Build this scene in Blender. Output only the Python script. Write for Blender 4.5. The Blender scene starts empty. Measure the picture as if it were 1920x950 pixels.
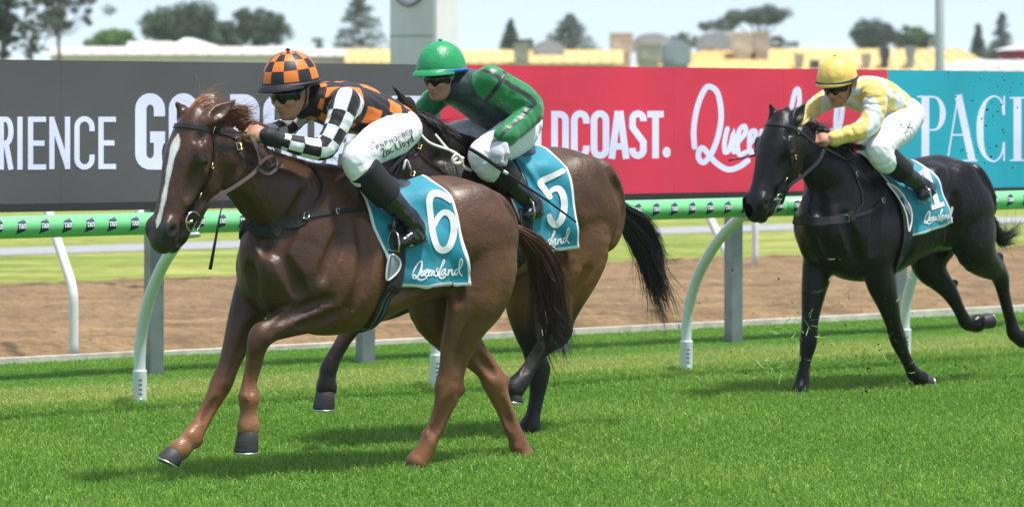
import bpy, bmesh, math, random
import numpy as np
from mathutils import Vector, Matrix
random.seed(7); rng = np.random.default_rng(7)
S = bpy.context.scene
R = math.radians
# ------------------------------------------------------------------ camera, sky, sun, exposure
FPX, CAMH, HORY = 6000.0, 2.1, 140.0          # focal length in photo pixels, eye height, horizon row
cd = bpy.data.cameras.new('camera'); cam = bpy.data.objects.new('camera', cd); S.collection.objects.link(cam)
cam.location = (0, 0, CAMH); cam.rotation_euler = (R(90), 0, 0)
cd.sensor_width = 36; cd.lens = FPX / 1920 * 36
cd.shift_y = -(475 - HORY) / 1920
cd.clip_start = .5; cd.clip_end = 3000
cd.dof.use_dof = True; cd.dof.focus_distance = 17.6; cd.dof.aperture_fstop = 3.2
S.camera = cam
W = bpy.data.worlds.new('World'); S.world = W; W.use_nodes = True
nt = W.node_tree; bg = nt.nodes['Background']
sky = nt.nodes.new('ShaderNodeTexSky'); sky.sky_type = 'NISHITA'; sky.sun_disc = False
SUN_EL, SUN_AZ = 72, 112                       # azimuth clockwise from +Y (view direction)
sky.sun_elevation = R(SUN_EL); sky.sun_rotation = R(SUN_AZ)
sky.air_density = .5; sky.dust_density = .08; sky.ozone_density = 1.4
# thin high cloud over the whole sky
tcw = nt.nodes.new('ShaderNodeTexCoord'); nzw = nt.nodes.new('ShaderNodeTexNoise'); nzw.inputs['Scale'].default_value = 2.2; nzw.inputs['Detail'].default_value = 6
nt.links.new(tcw.outputs['Generated'], nzw.inputs['Vector'])
mrw = nt.nodes.new('ShaderNodeMapRange'); mrw.inputs[1].default_value = .3; mrw.inputs[2].default_value = .7; mrw.inputs[3].default_value = .35; mrw.inputs[4].default_value = .65; nt.links.new(nzw.outputs[0], mrw.inputs[0])
mxw = nt.nodes.new('ShaderNodeMix'); mxw.data_type = 'RGBA'; nt.links.new(mrw.outputs[0], mxw.inputs[0]); nt.links.new(sky.outputs[0], mxw.inputs[6]); mxw.inputs[7].default_value = (5.6, 6.5, 7.7, 1)
nt.links.new(mxw.outputs[2], bg.inputs[0]); bg.inputs[1].default_value = .118
sl = bpy.data.lights.new('sun', 'SUN'); so = bpy.data.objects.new('sun', sl); S.collection.objects.link(so)
sl.energy = 4.5; sl.angle = R(7.0); sl.color = (1, .965, .91)
so.rotation_euler = Vector((math.sin(R(SUN_AZ)) * math.cos(R(SUN_EL)), math.cos(R(SUN_AZ)) * math.cos(R(SUN_EL)), math.sin(R(SUN_EL)))).to_track_quat('Z', 'Y').to_euler()
so.location = (5, -5, 20)
vs = S.view_settings; vs.view_transform = 'Standard'; vs.look = 'None'; vs.gamma = 1; vs.exposure = 0.42; vs.use_curve_mapping = False
S.render.engine = 'CYCLES'; S.cycles.use_denoising = True; S.cycles.max_bounces = 8; S.cycles.transparent_max_bounces = 12
S.cycles.use_adaptive_sampling = True; S.cycles.adaptive_threshold = .01

# ------------------------------------------------------------------ object helpers
COL = S.collection
def tag(o, label=None, cat=None, group=None, kind=None):
    if label: o['label'] = label
    if cat: o['category'] = cat
    if group: o['group'] = group
    if kind: o['kind'] = kind
    return o
def empty(name, loc, rz=0, label=None, cat=None, group=None):
    o = bpy.data.objects.new(name, None); COL.objects.link(o); o.location = loc; o.rotation_euler = (0, 0, rz)
    o.empty_display_size = .1
    return tag(o, label, cat, group)
def link(name, me, parent=None, loc=(0, 0, 0)):
    o = bpy.data.objects.new(name, me); COL.objects.link(o); o.location = loc
    if parent: o.parent = parent
    return o
def mesh(name, v, f, mats=None, smooth=True, mi=None):
    me = bpy.data.meshes.new(name)
    v = np.asarray(v, np.float32)
    if isinstance(f, np.ndarray):
        n = f.shape[1]
        me.vertices.add(len(v)); me.vertices.foreach_set('co', v.ravel())
        me.loops.add(f.size); me.loops.foreach_set('vertex_index', f.astype(np.int32).ravel())
        me.polygons.add(len(f)); me.polygons.foreach_set('loop_start', np.arange(0, f.size, n, dtype=np.int32))
        me.update(calc_edges=True)
    else:
        me.from_pydata(v.tolist(), [], [list(q) for q in f]); me.update()
    for m in (mats if isinstance(mats, (list, tuple)) else [mats]):
        if m: me.materials.append(m)
    if mi is not None: me.polygons.foreach_set('material_index', np.asarray(mi, np.int32))
    me.polygons.foreach_set('use_smooth', np.full(len(me.polygons), smooth))
    return me
def vattr(me, name, data, typ='FLOAT_COLOR'):
    a = me.attributes.new(name, typ, 'POINT'); d = np.asarray(data, np.float32)
    if typ == 'FLOAT_COLOR':
        if d.shape[1] == 3: d = np.c_[d, np.ones(len(d), np.float32)]
        a.data.foreach_set('color', d.ravel().astype(np.float32))
    elif typ == 'FLOAT_VECTOR': a.data.foreach_set('vector', d.ravel())
    else: a.data.foreach_set('value', d.ravel())
class MB:
    """collects simple shapes into one mesh"""
    def __init__(s): s.v = []; s.f = []; s.m = []
    def add(s, v, f, m=0):
        b = len(s.v); s.v += [tuple(map(float, q)) for q in v]; s.f += [tuple(i + b for i in q) for q in f]; s.m += [m] * len(f); return s
    def box(s, lo, hi, M=None, m=0):
        v = [(x, y, z) for x in (lo[0], hi[0]) for y in (lo[1], hi[1]) for z in (lo[2], hi[2])]
        if M is not None: v = [M @ Vector(q) for q in v]
        return s.add(v, [(0, 1, 3, 2), (4, 6, 7, 5), (0, 4, 5, 1), (2, 3, 7, 6), (0, 2, 6, 4), (1, 5, 7, 3)], m)
    def tube(s, pts, r, n=8, cap=True, m=0, flat=1.0, up=None):
        pts = [Vector(p) for p in pts]; L = len(pts); rs = r if hasattr(r, '__len__') else [r] * L
        v = []; prev = Vector(up) if up is not None else None
        for i, p in enumerate(pts):
            t = (pts[min(i + 1, L - 1)] - pts[max(i - 1, 0)])
            t = t.normalized() if t.length > 1e-9 else Vector((0, 0, 1))
            if prev is None: prev = Vector((0, 0, 1)) if abs(t.z) < .9 else Vector((1, 0, 0))
            a = (prev - t * prev.dot(t))
            a = a.normalized() if a.length > 1e-6 else t.orthogonal().normalized()
            b = t.cross(a); prev = a
            for k in range(n):
                w = 2 * math.pi * k / n
                v.append(p + a * (rs[i] * flat * math.cos(w)) + b * (rs[i] * math.sin(w)))
        f = [(i * n + k, i * n + (k + 1) % n, (i + 1) * n + (k + 1) % n, (i + 1) * n + k) for i in range(L - 1) for k in range(n)]
        if cap: f += [tuple(range(n - 1, -1, -1)), tuple((L - 1) * n + k for k in range(n))]
        return s.add(v, f, m)
    def lathe(s, prof, n=16, M=None, m=0, cap=True):
        v = []
        for (r, z) in prof:
            for k in range(n):
                w = 2 * math.pi * k / n; q = Vector((r * math.cos(w), r * math.sin(w), z)); v.append(M @ q if M is not None else q)
        L = len(prof)
        f = [(i * n + k, i * n + (k + 1) % n, (i + 1) * n + (k + 1) % n, (i + 1) * n + k) for i in range(L - 1) for k in range(n)]
        if cap: f += [tuple(range(n - 1, -1, -1)), tuple((L - 1) * n + k for k in range(n))]
        return s.add(v, f, m)
    def build(s, name, mats, parent=None, loc=(0, 0, 0), smooth=True, off=None):
        v = np.array(s.v, np.float32)
        if off is not None: v = v - np.array(off, np.float32)
        return link(name, mesh(name, v, s.f, mats, smooth, s.m), parent, loc)
def spline(pts, n=6):
    """Catmull-Rom resample of rows"""
    P = np.asarray(pts, float); P = np.vstack([2 * P[0] - P[1], P, 2 * P[-1] - P[-2]]); out = []
    for i in range(1, len(P) - 2):
        t = np.linspace(0, 1, n, endpoint=False)[:, None]
        a, b, c, d = P[i - 1], P[i], P[i + 1], P[i + 2]
        out.append(.5 * (2 * b + (c - a) * t + (2 * a - 5 * b + 4 * c - d) * t ** 2 + (3 * b - a - 3 * c + d) * t ** 3))
    out.append(P[-2][None]); return np.vstack(out)

# ------------------------------------------------------------------ materials
def mat(name, col, rough=.6, spec=.5, metal=0, coat=0, sheen=0, noise=None, bump=None, emit=None, attr=None, trans=0):
    m = bpy.data.materials.new(name); m.use_nodes = True; t = m.node_tree; b = t.nodes['Principled BSDF']
    b.inputs['Base Color'].default_value = (*col, 1); b.inputs['Roughness'].default_value = rough
    b.inputs['Specular IOR Level'].default_value = spec; b.inputs['Metallic'].default_value = metal
    if coat: b.inputs['Coat Weight'].default_value = coat; b.inputs['Coat Roughness'].default_value = .25
    if sheen: b.inputs['Sheen Weight'].default_value = sheen
    if emit: b.inputs['Emission Color'].default_value = (*emit[0], 1); b.inputs['Emission Strength'].default_value = emit[1]
    src = None
    tc = t.nodes.new('ShaderNodeTexCoord')
    if attr:
        a = t.nodes.new('ShaderNodeAttribute'); a.attribute_name = attr; src = a.outputs['Color']
    if noise:                                     # (scale, amount[, (sx,sy,sz)])
        mp = t.nodes.new('ShaderNodeMapping'); t.links.new(tc.outputs['Object'], mp.inputs[0])
        if len(noise) > 2: mp.inputs['Scale'].default_value = noise[2]
        n = t.nodes.new('ShaderNodeTexNoise'); n.inputs['Scale'].default_value = noise[0]; n.inputs['Detail'].default_value = 5
        t.links.new(mp.outputs[0], n.inputs['Vector'])
        mr = t.nodes.new('ShaderNodeMapRange'); mr.inputs[1].default_value = .3; mr.inputs[2].default_value = .7
        mr.inputs[3].default_value = 1 - noise[1]; mr.inputs[4].default_value = 1 + noise[1]; t.links.new(n.outputs[0], mr.inputs[0])
        mx = t.nodes.new('ShaderNodeVectorMath'); mx.operation = 'MULTIPLY'
        if src: t.links.new(src, mx.inputs[0])
        else: mx.inputs[0].default_value = col
        t.links.new(mr.outputs[0], mx.inputs[1]); src = mx.outputs[0]
    if src: t.links.new(src, b.inputs['Base Color'])
    if bump:                                      # (scale, strength, distance[, (sx,sy,sz)])
        mp = t.nodes.new('ShaderNodeMapping'); t.links.new(tc.outputs['Object'], mp.inputs[0])
        if len(bump) > 3: mp.inputs['Scale'].default_value = bump[3]
        n = t.nodes.new('ShaderNodeTexNoise'); n.inputs['Scale'].default_value = bump[0]; n.inputs['Detail'].default_value = 4
        t.links.new(mp.outputs[0], n.inputs['Vector'])
        bp = t.nodes.new('ShaderNodeBump'); bp.inputs['Strength'].default_value = bump[1]; bp.inputs['Distance'].default_value = bump[2]
        t.links.new(n.outputs[0], bp.inputs['Height']); t.links.new(bp.outputs[0], b.inputs['Normal'])
    if trans: b.inputs['Transmission Weight'].default_value = trans
    return m

# ------------------------------------------------------------------ signed-distance sculpting
class SDF:
    def __init__(s, lo, hi, h):
        s.lo = np.array(lo, float); s.h = h; s.n = np.ceil((np.array(hi) - s.lo) / h).astype(int) + 1
        s.ax = [(s.lo[i] + h * np.arange(s.n[i])).astype(np.float32) for i in range(3)]
        s.f = np.full(s.n, .2, np.float32)
    def _sl(s, lo, hi, m):
        a = np.maximum(np.floor((np.array(lo) - m - s.lo) / s.h).astype(int), 0); b = np.minimum(np.ceil((np.array(hi) + m - s.lo) / s.h).astype(int) + 1, s.n)
        return a, b
    def _put(s, lo, hi, fn, k, op):
        m = k + .03
        a, b = s._sl(lo, hi, m)
        if np.any(b <= a): return
        X = s.ax[0][a[0]:b[0], None, None]; Y = s.ax[1][None, a[1]:b[1], None]; Z = s.ax[2][None, None, a[2]:b[2]]
        d = fn(X, Y, Z).astype(np.float32); sl = (slice(a[0], b[0]), slice(a[1], b[1]), slice(a[2], b[2])); f = s.f[sl]
        if op == '-':
            if k > 0:
                h = np.clip(.5 - .5 * (d + f) / k, 0, 1); s.f[sl] = f + (-d - f) * h + k * h * (1 - h)
            else: s.f[sl] = np.maximum(f, -d)
        else:
            if k > 0:
                h = np.clip(.5 + .5 * (d - f) / k, 0, 1); s.f[sl] = d + (f - d) * h - k * h * (1 - h)
            else: s.f[sl] = np.minimum(f, d)
    def seg(s, a, b, r0, r1, k=0., side=(0, 1, 0), op='+'):
        """tapered limb piece; r = radius or (half width along side, half depth)"""
        a = np.array(a, float); b = np.array(b, float); w0, h0 = r0 if hasattr(r0, '__len__') else (r0, r0); w1, h1 = r1 if hasattr(r1, '__len__') else (r1, r1)
        e = b - a; L = np.linalg.norm(e) + 1e-9; e = e / L; sd = np.array(side, float); sd = sd - e * sd.dot(e)
        if np.linalg.norm(sd) < 1e-3: sd = np.cross(e, (1, 0, 0))
        sd /= np.linalg.norm(sd); nn = np.cross(e, sd); mx = max(w0, h0, w1, h1)
        def fn(X, Y, Z):
            px, py, pz = X - a[0], Y - a[1], Z - a[2]
            al = px * e[0] + py * e[1] + pz * e[2]; t = np.clip(al / L, 0, 1); ce = al - t * L
            cs = px * sd[0] + py * sd[1] + pz * sd[2]; cn = px * nn[0] + py * nn[1] + pz * nn[2]
            w = w0 + (w1 - w0) * t; h = h0 + (h1 - h0) * t; m = np.minimum(w, h)
            q = np.sqrt((cs / w) ** 2 + (cn / h) ** 2 + (ce / m) ** 2) + 1e-6; g = np.sqrt((cs / w ** 2) ** 2 + (cn / h ** 2) ** 2 + (ce / m ** 2) ** 2) + 1e-6
            return q * (q - 1) / g
        s._put(np.minimum(a, b) - mx, np.maximum(a, b) + mx, fn, k, op)
    def chain(s, keys, k=.02, side=(0, 1, 0), n=3, op='+'):
        """keys: rows (x,y,z,w,h)"""
        K = spline(keys, n)
        for i in range(len(K) - 1): s.seg(K[i, :3], K[i + 1, :3], K[i, 3:5], K[i + 1, 3:5], k if i in (0, len(K) - 2) else min(k, .012), side, op)
    def ell(s, c, r, k=.03, axes=None, op='+'):
        c = np.array(c, float); r = np.full(3, r, float) if np.isscalar(r) else np.array(r, float); A = np.eye(3) if axes is None else np.array(axes, float); ext = np.sqrt(((A * r[:, None]) ** 2).sum(0))
        def fn(X, Y, Z):
            px, py, pz = X - c[0], Y - c[1], Z - c[2]; q = 0; g = 0
            for i in range(3):
                u = px * A[i, 0] + py * A[i, 1] + pz * A[i, 2]; q = q + (u / r[i]) ** 2; g = g + (u / r[i] ** 2) ** 2
            q = np.sqrt(q) + 1e-6; return q * (q - 1) / (np.sqrt(g) + 1e-6)
        s._put(c - ext, c + ext, fn, k, op)
    def loftx(s, keys, k=.03):
        """trunk slices along x: rows (x, top z, bottom z, half width, taper)"""
        K = np.array(keys, float); Kd = spline(K, 8); o = np.argsort(Kd[:, 0]); Kd = Kd[o]
        def fn(X, Y, Z):
            x = X[:, 0, 0]; top, bot, w, tp = [np.interp(x, Kd[:, 0], Kd[:, j]).astype(np.float32)[:, None, None] for j in (1, 2, 3, 4)]
            zc = (top + bot) / 2; hz = (top - bot) / 2; v = (Z - zc) / hz; ww = w * (1 + tp * np.clip(v, -1.2, 1.2))
            q = np.sqrt((Y / ww) ** 2 + np.abs(v) ** 2.15) + 1e-6; g = np.sqrt((Y / ww ** 2) ** 2 + (v / hz) ** 2) + 1e-6
            d = q * (q - 1) / g
            ex = np.maximum(np.maximum(X - Kd[-1, 0], Kd[0, 0] - X), 0)
            return np.where(ex > 0, np.sqrt(np.maximum(d, 0) ** 2 + ex ** 2) , d)
        wm = K[:, 3].max(); s._put((K[:, 0].min(), -wm, K[:, 2].min()), (K[:, 0].max(), wm, K[:, 1].max()), fn, k, '+')
    def noise(s, fn, lo, hi):
        a, b = s._sl(lo, hi, 0); X = s.ax[0][a[0]:b[0], None, None]; Y = s.ax[1][None, a[1]:b[1], None]; Z = s.ax[2][None, None, a[2]:b[2]]
        s.f[a[0]:b[0], a[1]:b[1], a[2]:b[2]] += fn(X, Y, Z)
    def sample(s, P):
        P = (np.asarray(P, float) - s.lo) / s.h; i = np.clip(np.floor(P).astype(int), 0, s.n - 2); t = np.clip(P - i, 0, 1); r = 0
        for dx in (0, 1):
            for dy in (0, 1):
                for dz in (0, 1):
                    w = (t[..., 0] if dx else 1 - t[..., 0]) * (t[..., 1] if dy else 1 - t[..., 1]) * (t[..., 2] if dz else 1 - t[..., 2])
                    r = r + w * s.f[i[..., 0] + dx, i[..., 1] + dy, i[..., 2] + dz]
        return r
    def grad(s, P, e=None):
        e = e or s.h; P = np.asarray(P, float); g = np.stack([s.sample(P + d) - s.sample(P - d) for d in np.eye(3) * e], -1)
        return g / (np.linalg.norm(g, axis=-1, keepdims=True) + 1e-9)
    def project(s, P, off=0., it=6):
        P = np.array(P, float)
        for _ in range(it): P = P - s.grad(P) * np.clip(s.sample(P) - off, -.03, .03)[..., None]
        return P
    def surface(s, smooth=1):
        f = s.f; sg = f < 0; c = np.zeros(np.array(f.shape) - 1, np.uint8); nx, ny, nz = c.shape
        for dx in (0, 1):
            for dy in (0, 1):
                for dz in (0, 1): c += sg[dx:dx + nx, dy:dy + ny, dz:dz + nz]
        I = np.argwhere((c > 0) & (c < 8)); idx = np.full(c.shape, -1, np.int32); idx[I[:, 0], I[:, 1], I[:, 2]] = np.arange(len(I))
        cv = np.stack([f[I[:, 0] + (q & 1), I[:, 1] + (q >> 1 & 1), I[:, 2] + (q >> 2)] for q in range(8)], 1)
        acc = np.zeros((len(I), 3)); cnt = np.zeros(len(I))
        for p in range(8):
            for bit in (1, 2, 4):
                if p & bit: continue
                q = p | bit; va, vb = cv[:, p], cv[:, q]; x = (va < 0) != (vb < 0); t = np.where(x, va / np.where(x, va - vb, 1), 0)
                pt = np.stack([np.full(len(I), float(p >> j & 1)) + (t if bit == 1 << j else 0) for j in range(3)], 1)
                acc += pt * x[:, None]; cnt += x
        V = (I + acc / cnt[:, None]) * s.h + s.lo
        F = []
        for ax in range(3):
            u, w = (ax + 1) % 3, (ax + 2) % 3; sl0 = [slice(None)] * 3; sl1 = [slice(None)] * 3; sl0[ax] = slice(0, -1); sl1[ax] = slice(1, None)
            A, B = sg[tuple(sl0)], sg[tuple(sl1)]; E = np.argwhere(A != B); E = E[(E[:, u] > 0) & (E[:, w] > 0) & (E[:, u] < c.shape[u]) & (E[:, w] < c.shape[w])]
            ins = A[E[:, 0], E[:, 1], E[:, 2]]; qs = []
            for du, dw in ((-1, -1), (0, -1), (0, 0), (-1, 0)):
                G = E.copy(); G[:, u] += du; G[:, w] += dw; qs.append(idx[G[:, 0], G[:, 1], G[:, 2]])
            Q = np.stack(qs, 1); Q[~ins] = Q[~ins][:, ::-1]; F.append(Q)
        F = np.vstack(F); F = F[(F >= 0).all(1)]
        for _ in range(smooth):
            a = F.ravel(); b = np.roll(F, -1, 1).ravel(); n = np.bincount(a, minlength=len(V)) + np.bincount(b, minlength=len(V))
            sm = np.stack([np.bincount(a, V[b, j], len(V)) + np.bincount(b, V[a, j], len(V)) for j in range(3)], 1) / np.maximum(n, 1)[:, None]
            V = V * .5 + sm * .5
        return V, F

# ------------------------------------------------------------------ where things stand: running line and image-measured frames
TH = R(32.0)
HD = np.array([-math.cos(TH), -math.sin(TH)]); LF = np.array([math.sin(TH), -math.cos(TH)])
def ground_at(px, py, z=0.):
    D = FPX * (CAMH - z) / (py - HORY); return np.array([(px - 960) * D / FPX, D])
def at_depth(px, py, D): return Vector(((px - 960) * D / FPX, D, CAMH - (py - HORY) * D / FPX))
class Frame:
    """a runner's own axes: x forward, y to its left, z up; P measures a point of the photo at a known side distance y"""
    def __init__(s, px, py, y=0., th=0.):
        a = TH + th; s.hd = np.array([-math.cos(a), -math.sin(a)]); s.lf = np.array([math.sin(a), -math.cos(a)]); s.O = ground_at(px, py) - y * s.lf; s.rz = math.pi + a
    def P(s, px, py, y=0.):
        t = (px - 960) / FPX; x = (t * (s.O[1] + y * s.lf[1]) - s.O[0] - y * s.lf[0]) / (s.hd[0] - t * s.hd[1])
        D = s.O[1] + x * s.hd[1] + y * s.lf[1]; return np.array([x, y, CAMH - (py - HORY) * D / FPX])
    def K(s, rows): return [(*s.P(*r[:3]), r[3], r[4]) for r in rows]
    def world(s, p): p = np.asarray(p, float); return np.array([*(s.O + p[0] * s.hd + p[1] * s.lf), p[2]])
# ------------------------------------------------------------------ lettering: flat strokes laid on a surface
def ribbon(mb, path, wid, fn, h0=0., dh=0., sp=0, m=0, round_caps=False):
    """path in 2-D, wid full width (number or list), fn(x, y, h) -> 3-D"""
    P = np.asarray(path, float); w = np.asarray(wid if hasattr(wid, '__len__') else [wid] * len(P), float)
    kp = np.r_[True, np.linalg.norm(np.diff(P, axis=0), axis=1) > 1e-4 * (1 + np.abs(P).max())]; P, w = P[kp], w[kp]
    if sp: Q = spline(np.c_[P, w], sp); P, w = Q[:, :2], Q[:, 2]
    if round_caps:
        t0 = P[0] - P[1]; t0 /= np.linalg.norm(t0); t1 = P[-1] - P[-2]; t1 /= np.linalg.norm(t1); a, b = w[0], w[-1]
        P = np.vstack([P[0] + t0 * a * .45, P[0] + t0 * a * .3, P, P[-1] + t1 * b * .3, P[-1] + t1 * b * .45]); w = np.r_[a * .3, a * .8, w, b * .8, b * .3]
    n = len(P); seg = np.diff(P, axis=0); seg /= np.linalg.norm(seg, axis=1, keepdims=True) + 1e-9; nr = np.c_[-seg[:, 1], seg[:, 0]]
    v = []
    for i in range(n):
        a = nr[max(i - 1, 0)]; b = nr[min(i, n - 2)]; q = a + b; q /= np.linalg.norm(q) + 1e-9; c = max(q.dot(b), .45); o = q * (w[i] / 2 / c); h = h0 + dh * i / n
        v += [fn(*(P[i] + o), h), fn(*(P[i] - o), h)]
    mb.add(v, [(2 * i, 2 * i + 1, 2 * i + 3, 2 * i + 2) for i in range(n - 1)], m)
def arc(cx, cy, rx, ry, a0, a1, n=10): return [(cx + rx * math.cos(R(a)), cy + ry * math.sin(R(a))) for a in np.linspace(a0, a1, n)]
def block_letter(ch, w, x0, y0, x1, y1, t):
    """strokes (paths with widths) of a plain capital in the box x0..x1, y0 (top)..y1 (bottom); t stroke width, photo rows grow downwards"""
    h = t / 2; l, r, u, d = x0 + h, x1 - h, y0 + h, y1 - h; cx, cy = (l + r) / 2, (u + d) / 2; rx = (r - l) / 2; ry = min(rx * 1.1, (d - u) / 2)
    O = [(l, cy)] + arc(cx, u + ry, rx, ry, 180, 360) + arc(cx, d - ry, rx, ry, 0, 180) + [(l, cy - .01)]
    if ch == 'I': return [[(cx, y0), (cx, y1)]]
    if ch == 'L': return [[(l, y0), (l, y1)], [(l, d), (x1, d)]]
    if ch == 'T': return [[(x0, u), (x1, u)], [(cx, y0), (cx, y1)]]
    if ch == 'E': return [[(l, y0), (l, y1)], [(x0, u), (x1, u)], [(x0, cy), (x1 - h * .6, cy)], [(x0, d), (x1, d)]]
    if ch == 'H': return [[(l, y0), (l, y1)], [(l, cy), (r, cy)], [(r, y0), (r, y1)]]
    if ch == 'N': return [[(l, y0), (l, y1)], [(l, y0 + h), (r, y1 - h)], [(r, y0), (r, y1)]]
    if ch == 'O': return [O]
    if ch == 'C': return [[(r, u + ry * 1.5)] + arc(cx, u + ry, rx, ry, 360, 180) + arc(cx, d - ry, rx, ry, 180, 0) + [(r, d - ry * 1.5)]]
    if ch == 'G': return [[(r, u + ry * 1.7)] + arc(cx, u + ry, rx, ry, 360, 180) + arc(cx, d - ry, rx, ry, 180, 0) + [(r, cy + h)], [(cx, cy + h), (x1, cy + h)], [(r, cy), (r, y1)]]
    if ch == 'D': return [[(l, y0), (l, y1)], [(x0, u), (cx - h * .2, u)] + arc(cx - h * .2, u + ry, r - cx + h * .2, ry, 270, 360) + arc(cx - h * .2, d - ry, r - cx + h * .2, ry, 0, 90) + [(x0, d)]]
    if ch == 'A': return [[(l - h * .3, y1), (cx - h * .3, y0)], [(cx + h * .3, y0), (r + h * .3, y1)], [(l + rx * .3, y1 - (y1 - y0) * .26), (r - rx * .3, y1 - (y1 - y0) * .26)]]
    if ch == 'S': return [[(r, u + ry * 1.25)] + arc(cx, u + ry, rx, ry, 360, 180) + [(l, u + ry + (cy - u - ry) * .5), (cx, cy), (r, d - ry - (d - ry - cy) * .5)] + arc(cx, d - ry, rx, ry, 0, 180) + [(l, d - ry * 1.25)]]
    if ch == 'R': return [[(l, y0), (l, y1)], [(x0, u), (cx, u)] + arc(cx, (u + cy) / 2, r - cx, (cy - u) / 2, 270, 450) + [(x0, cy)], [(cx, cy), (r, y1)]]
    if ch == 'B': return [[(l, y0), (l, y1)], [(x0, u), (cx, u)] + arc(cx, (u + cy) / 2, r - cx, (cy - u) / 2, 270, 450) + [(x0, cy)], [(x0, cy), (cx, cy)] + arc(cx, (d + cy) / 2, r - cx, (d - cy) / 2, 270, 450) + [(x0, d)]]
    if ch == 'P': return [[(l, y0), (l, y1)], [(x0, u), (cx, u)] + arc(cx, (u + cy) / 2, r - cx, (cy - u) / 2, 270, 450) + [(x0, cy)]]
    return [[(cx, d - h), (cx, y1)]]
SCRIPT = [  # hand-written word, drawn in a 1900 x 950 box
    ([(110, 640), (150, 540), (220, 400), (290, 290), (360, 240), (395, 245), (398, 330), (375, 470), (320, 610), (250, 700), (180, 745), (130, 720), (138, 660), (185, 640), (230, 690), (280, 750), (370, 785), (470, 760), (560, 715)], [22, 34, 48, 52, 48, 46, 50, 56, 60, 52, 40, 40, 44, 46, 52, 56, 44, 36, 20]),
    ([(420, 500), (385, 600), (378, 670), (415, 660), (455, 560), (470, 505), (450, 610), (460, 655), (490, 620)], 32), ([(495, 610), (555, 545), (578, 480), (545, 470), (510, 540), (495, 640), (530, 685), (585, 640)], 32),
    ([(590, 610), (645, 550), (670, 500), (635, 490), (602, 560), (592, 630), (622, 665), (680, 610)], 32), ([(705, 505), (688, 660), (705, 580), (745, 520), (768, 530), (745, 640), (785, 640)], 32),
    ([(885, 455), (840, 465), (832, 520), (868, 570), (860, 640), (820, 680), (798, 650)], 32), ([(900, 545), (970, 440), (1050, 300), (1070, 220), (1045, 195), (1000, 300), (940, 480), (905, 620), (930, 710), (1000, 735), (1060, 710), (1082, 675)], [26, 34, 34, 34, 34, 34, 44, 46, 44, 44, 44, 40]),
    ([(1095, 460), (1030, 485), (975, 580), (972, 640), (1015, 645), (1060, 560), (1098, 475), (1082, 580), (1105, 640), (1160, 620)], 42), ([(1190, 490), (1172, 640), (1195, 560), (1250, 490), (1290, 495), (1283, 600), (1310, 640), (1365, 600)], 40),
    ([(1480, 470), (1410, 490), (1372, 570), (1382, 630), (1432, 620), (1490, 520), (1592, 310), (1595, 190), (1560, 172), (1520, 260), (1500, 450), (1522, 580), (1585, 665)], 42)]

# ------------------------------------------------------------------ the track in cross-section: s along the rail, w away from the camera
U = np.array([math.cos(TH), math.sin(TH)]); NW = -LF
def tp(s, w, z=0.): q = U * s + NW * w; return (q[0], q[1], z)
def w_of(px, py, z=0.): return float(ground_at(px, py, z) @ NW)
W_RAIL = float(np.mean([w_of(262, 757), w_of(818, 722), w_of(1287, 694)])); W_BOARD = float(np.mean([w_of(300, 711), w_of(699, 679), w_of(1393, 645)]))
W_KERB = float(np.mean([w_of(0, 682), w_of(400, 661), w_of(900, 637)])); W_DIRT = float(np.mean([w_of(0, 535), w_of(1250, 497)]))
print('W', W_RAIL, W_BOARD, W_KERB, W_DIRT)
def noise_col(name, stops, scale, rough=.9, scale2=None, bump=None, stretch=(1, 1, 1), rot=0):
    m = bpy.data.materials.new(name); m.use_nodes = True; t = m.node_tree; b = t.nodes['Principled BSDF']; b.inputs['Roughness'].default_value = rough; b.inputs['Specular IOR Level'].default_value = .2
    tc = t.nodes.new('ShaderNodeTexCoord'); mp = t.nodes.new('ShaderNodeMapping'); mp.inputs['Scale'].default_value = stretch; mp.inputs['Rotation'].default_value = (0, 0, rot); t.links.new(tc.outputs['Object'], mp.inputs[0])
    n = t.nodes.new('ShaderNodeTexNoise'); n.inputs['Scale'].default_value = scale; n.inputs['Detail'].default_value = 8; n.inputs['Roughness'].default_value = .65; t.links.new(mp.outputs[0], n.inputs['Vector'])
    cr = t.nodes.new('ShaderNodeValToRGB'); e = cr.color_ramp.elements
    while len(e) < len(stops): e.new(.5)
    for q, (p, c) in zip(e, stops): q.position = p; q.color = (*c, 1)
    t.links.new(n.outputs[0], cr.inputs[0]); out = cr.outputs[0]
    if scale2:
        n2 = t.nodes.new('ShaderNodeTexNoise'); n2.inputs['Scale'].default_value = scale2; n2.inputs['Detail'].default_value = 4; t.links.new(mp.outputs[0], n2.inputs['Vector'])
        mr = t.nodes.new('ShaderNodeMapRange'); mr.inputs[1].default_value = .3; mr.inputs[2].default_value = .7; mr.inputs[3].default_value = .7; mr.inputs[4].default_value = 1.3; t.links.new(n2.outputs[0], mr.inputs[0])
        mx = t.nodes.new('ShaderNodeVectorMath'); mx.operation = 'MULTIPLY'; t.links.new(out, mx.inputs[0]); t.links.new(mr.outputs[0], mx.inputs[1]); out = mx.outputs[0]
    t.links.new(out, b.inputs['Base Color'])
    if bump:
        bp = t.nodes.new('ShaderNodeBump'); bp.inputs['Strength'].default_value = bump[0]; bp.inputs['Distance'].default_value = bump[1]; t.links.new(n.outputs[0], bp.inputs['Height']); t.links.new(bp.outputs[0], b.inputs['Normal'])
    return m
M_turf = noise_col('turf_soil', [(.3, (.05, .15, .015)), (.55, (.08, .20, .022)), (.8, (.12, .24, .035))], 14, scale2=90, bump=(1.0, .04))
M_verge = noise_col('verge_grass', [(.32, (.13, .18, .03)), (.5, (.22, .26, .05)), (.68, (.38, .36, .12))], 1.6, scale2=12, bump=(.8, .08), stretch=(.35, 1, 1), rot=-TH)
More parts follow.
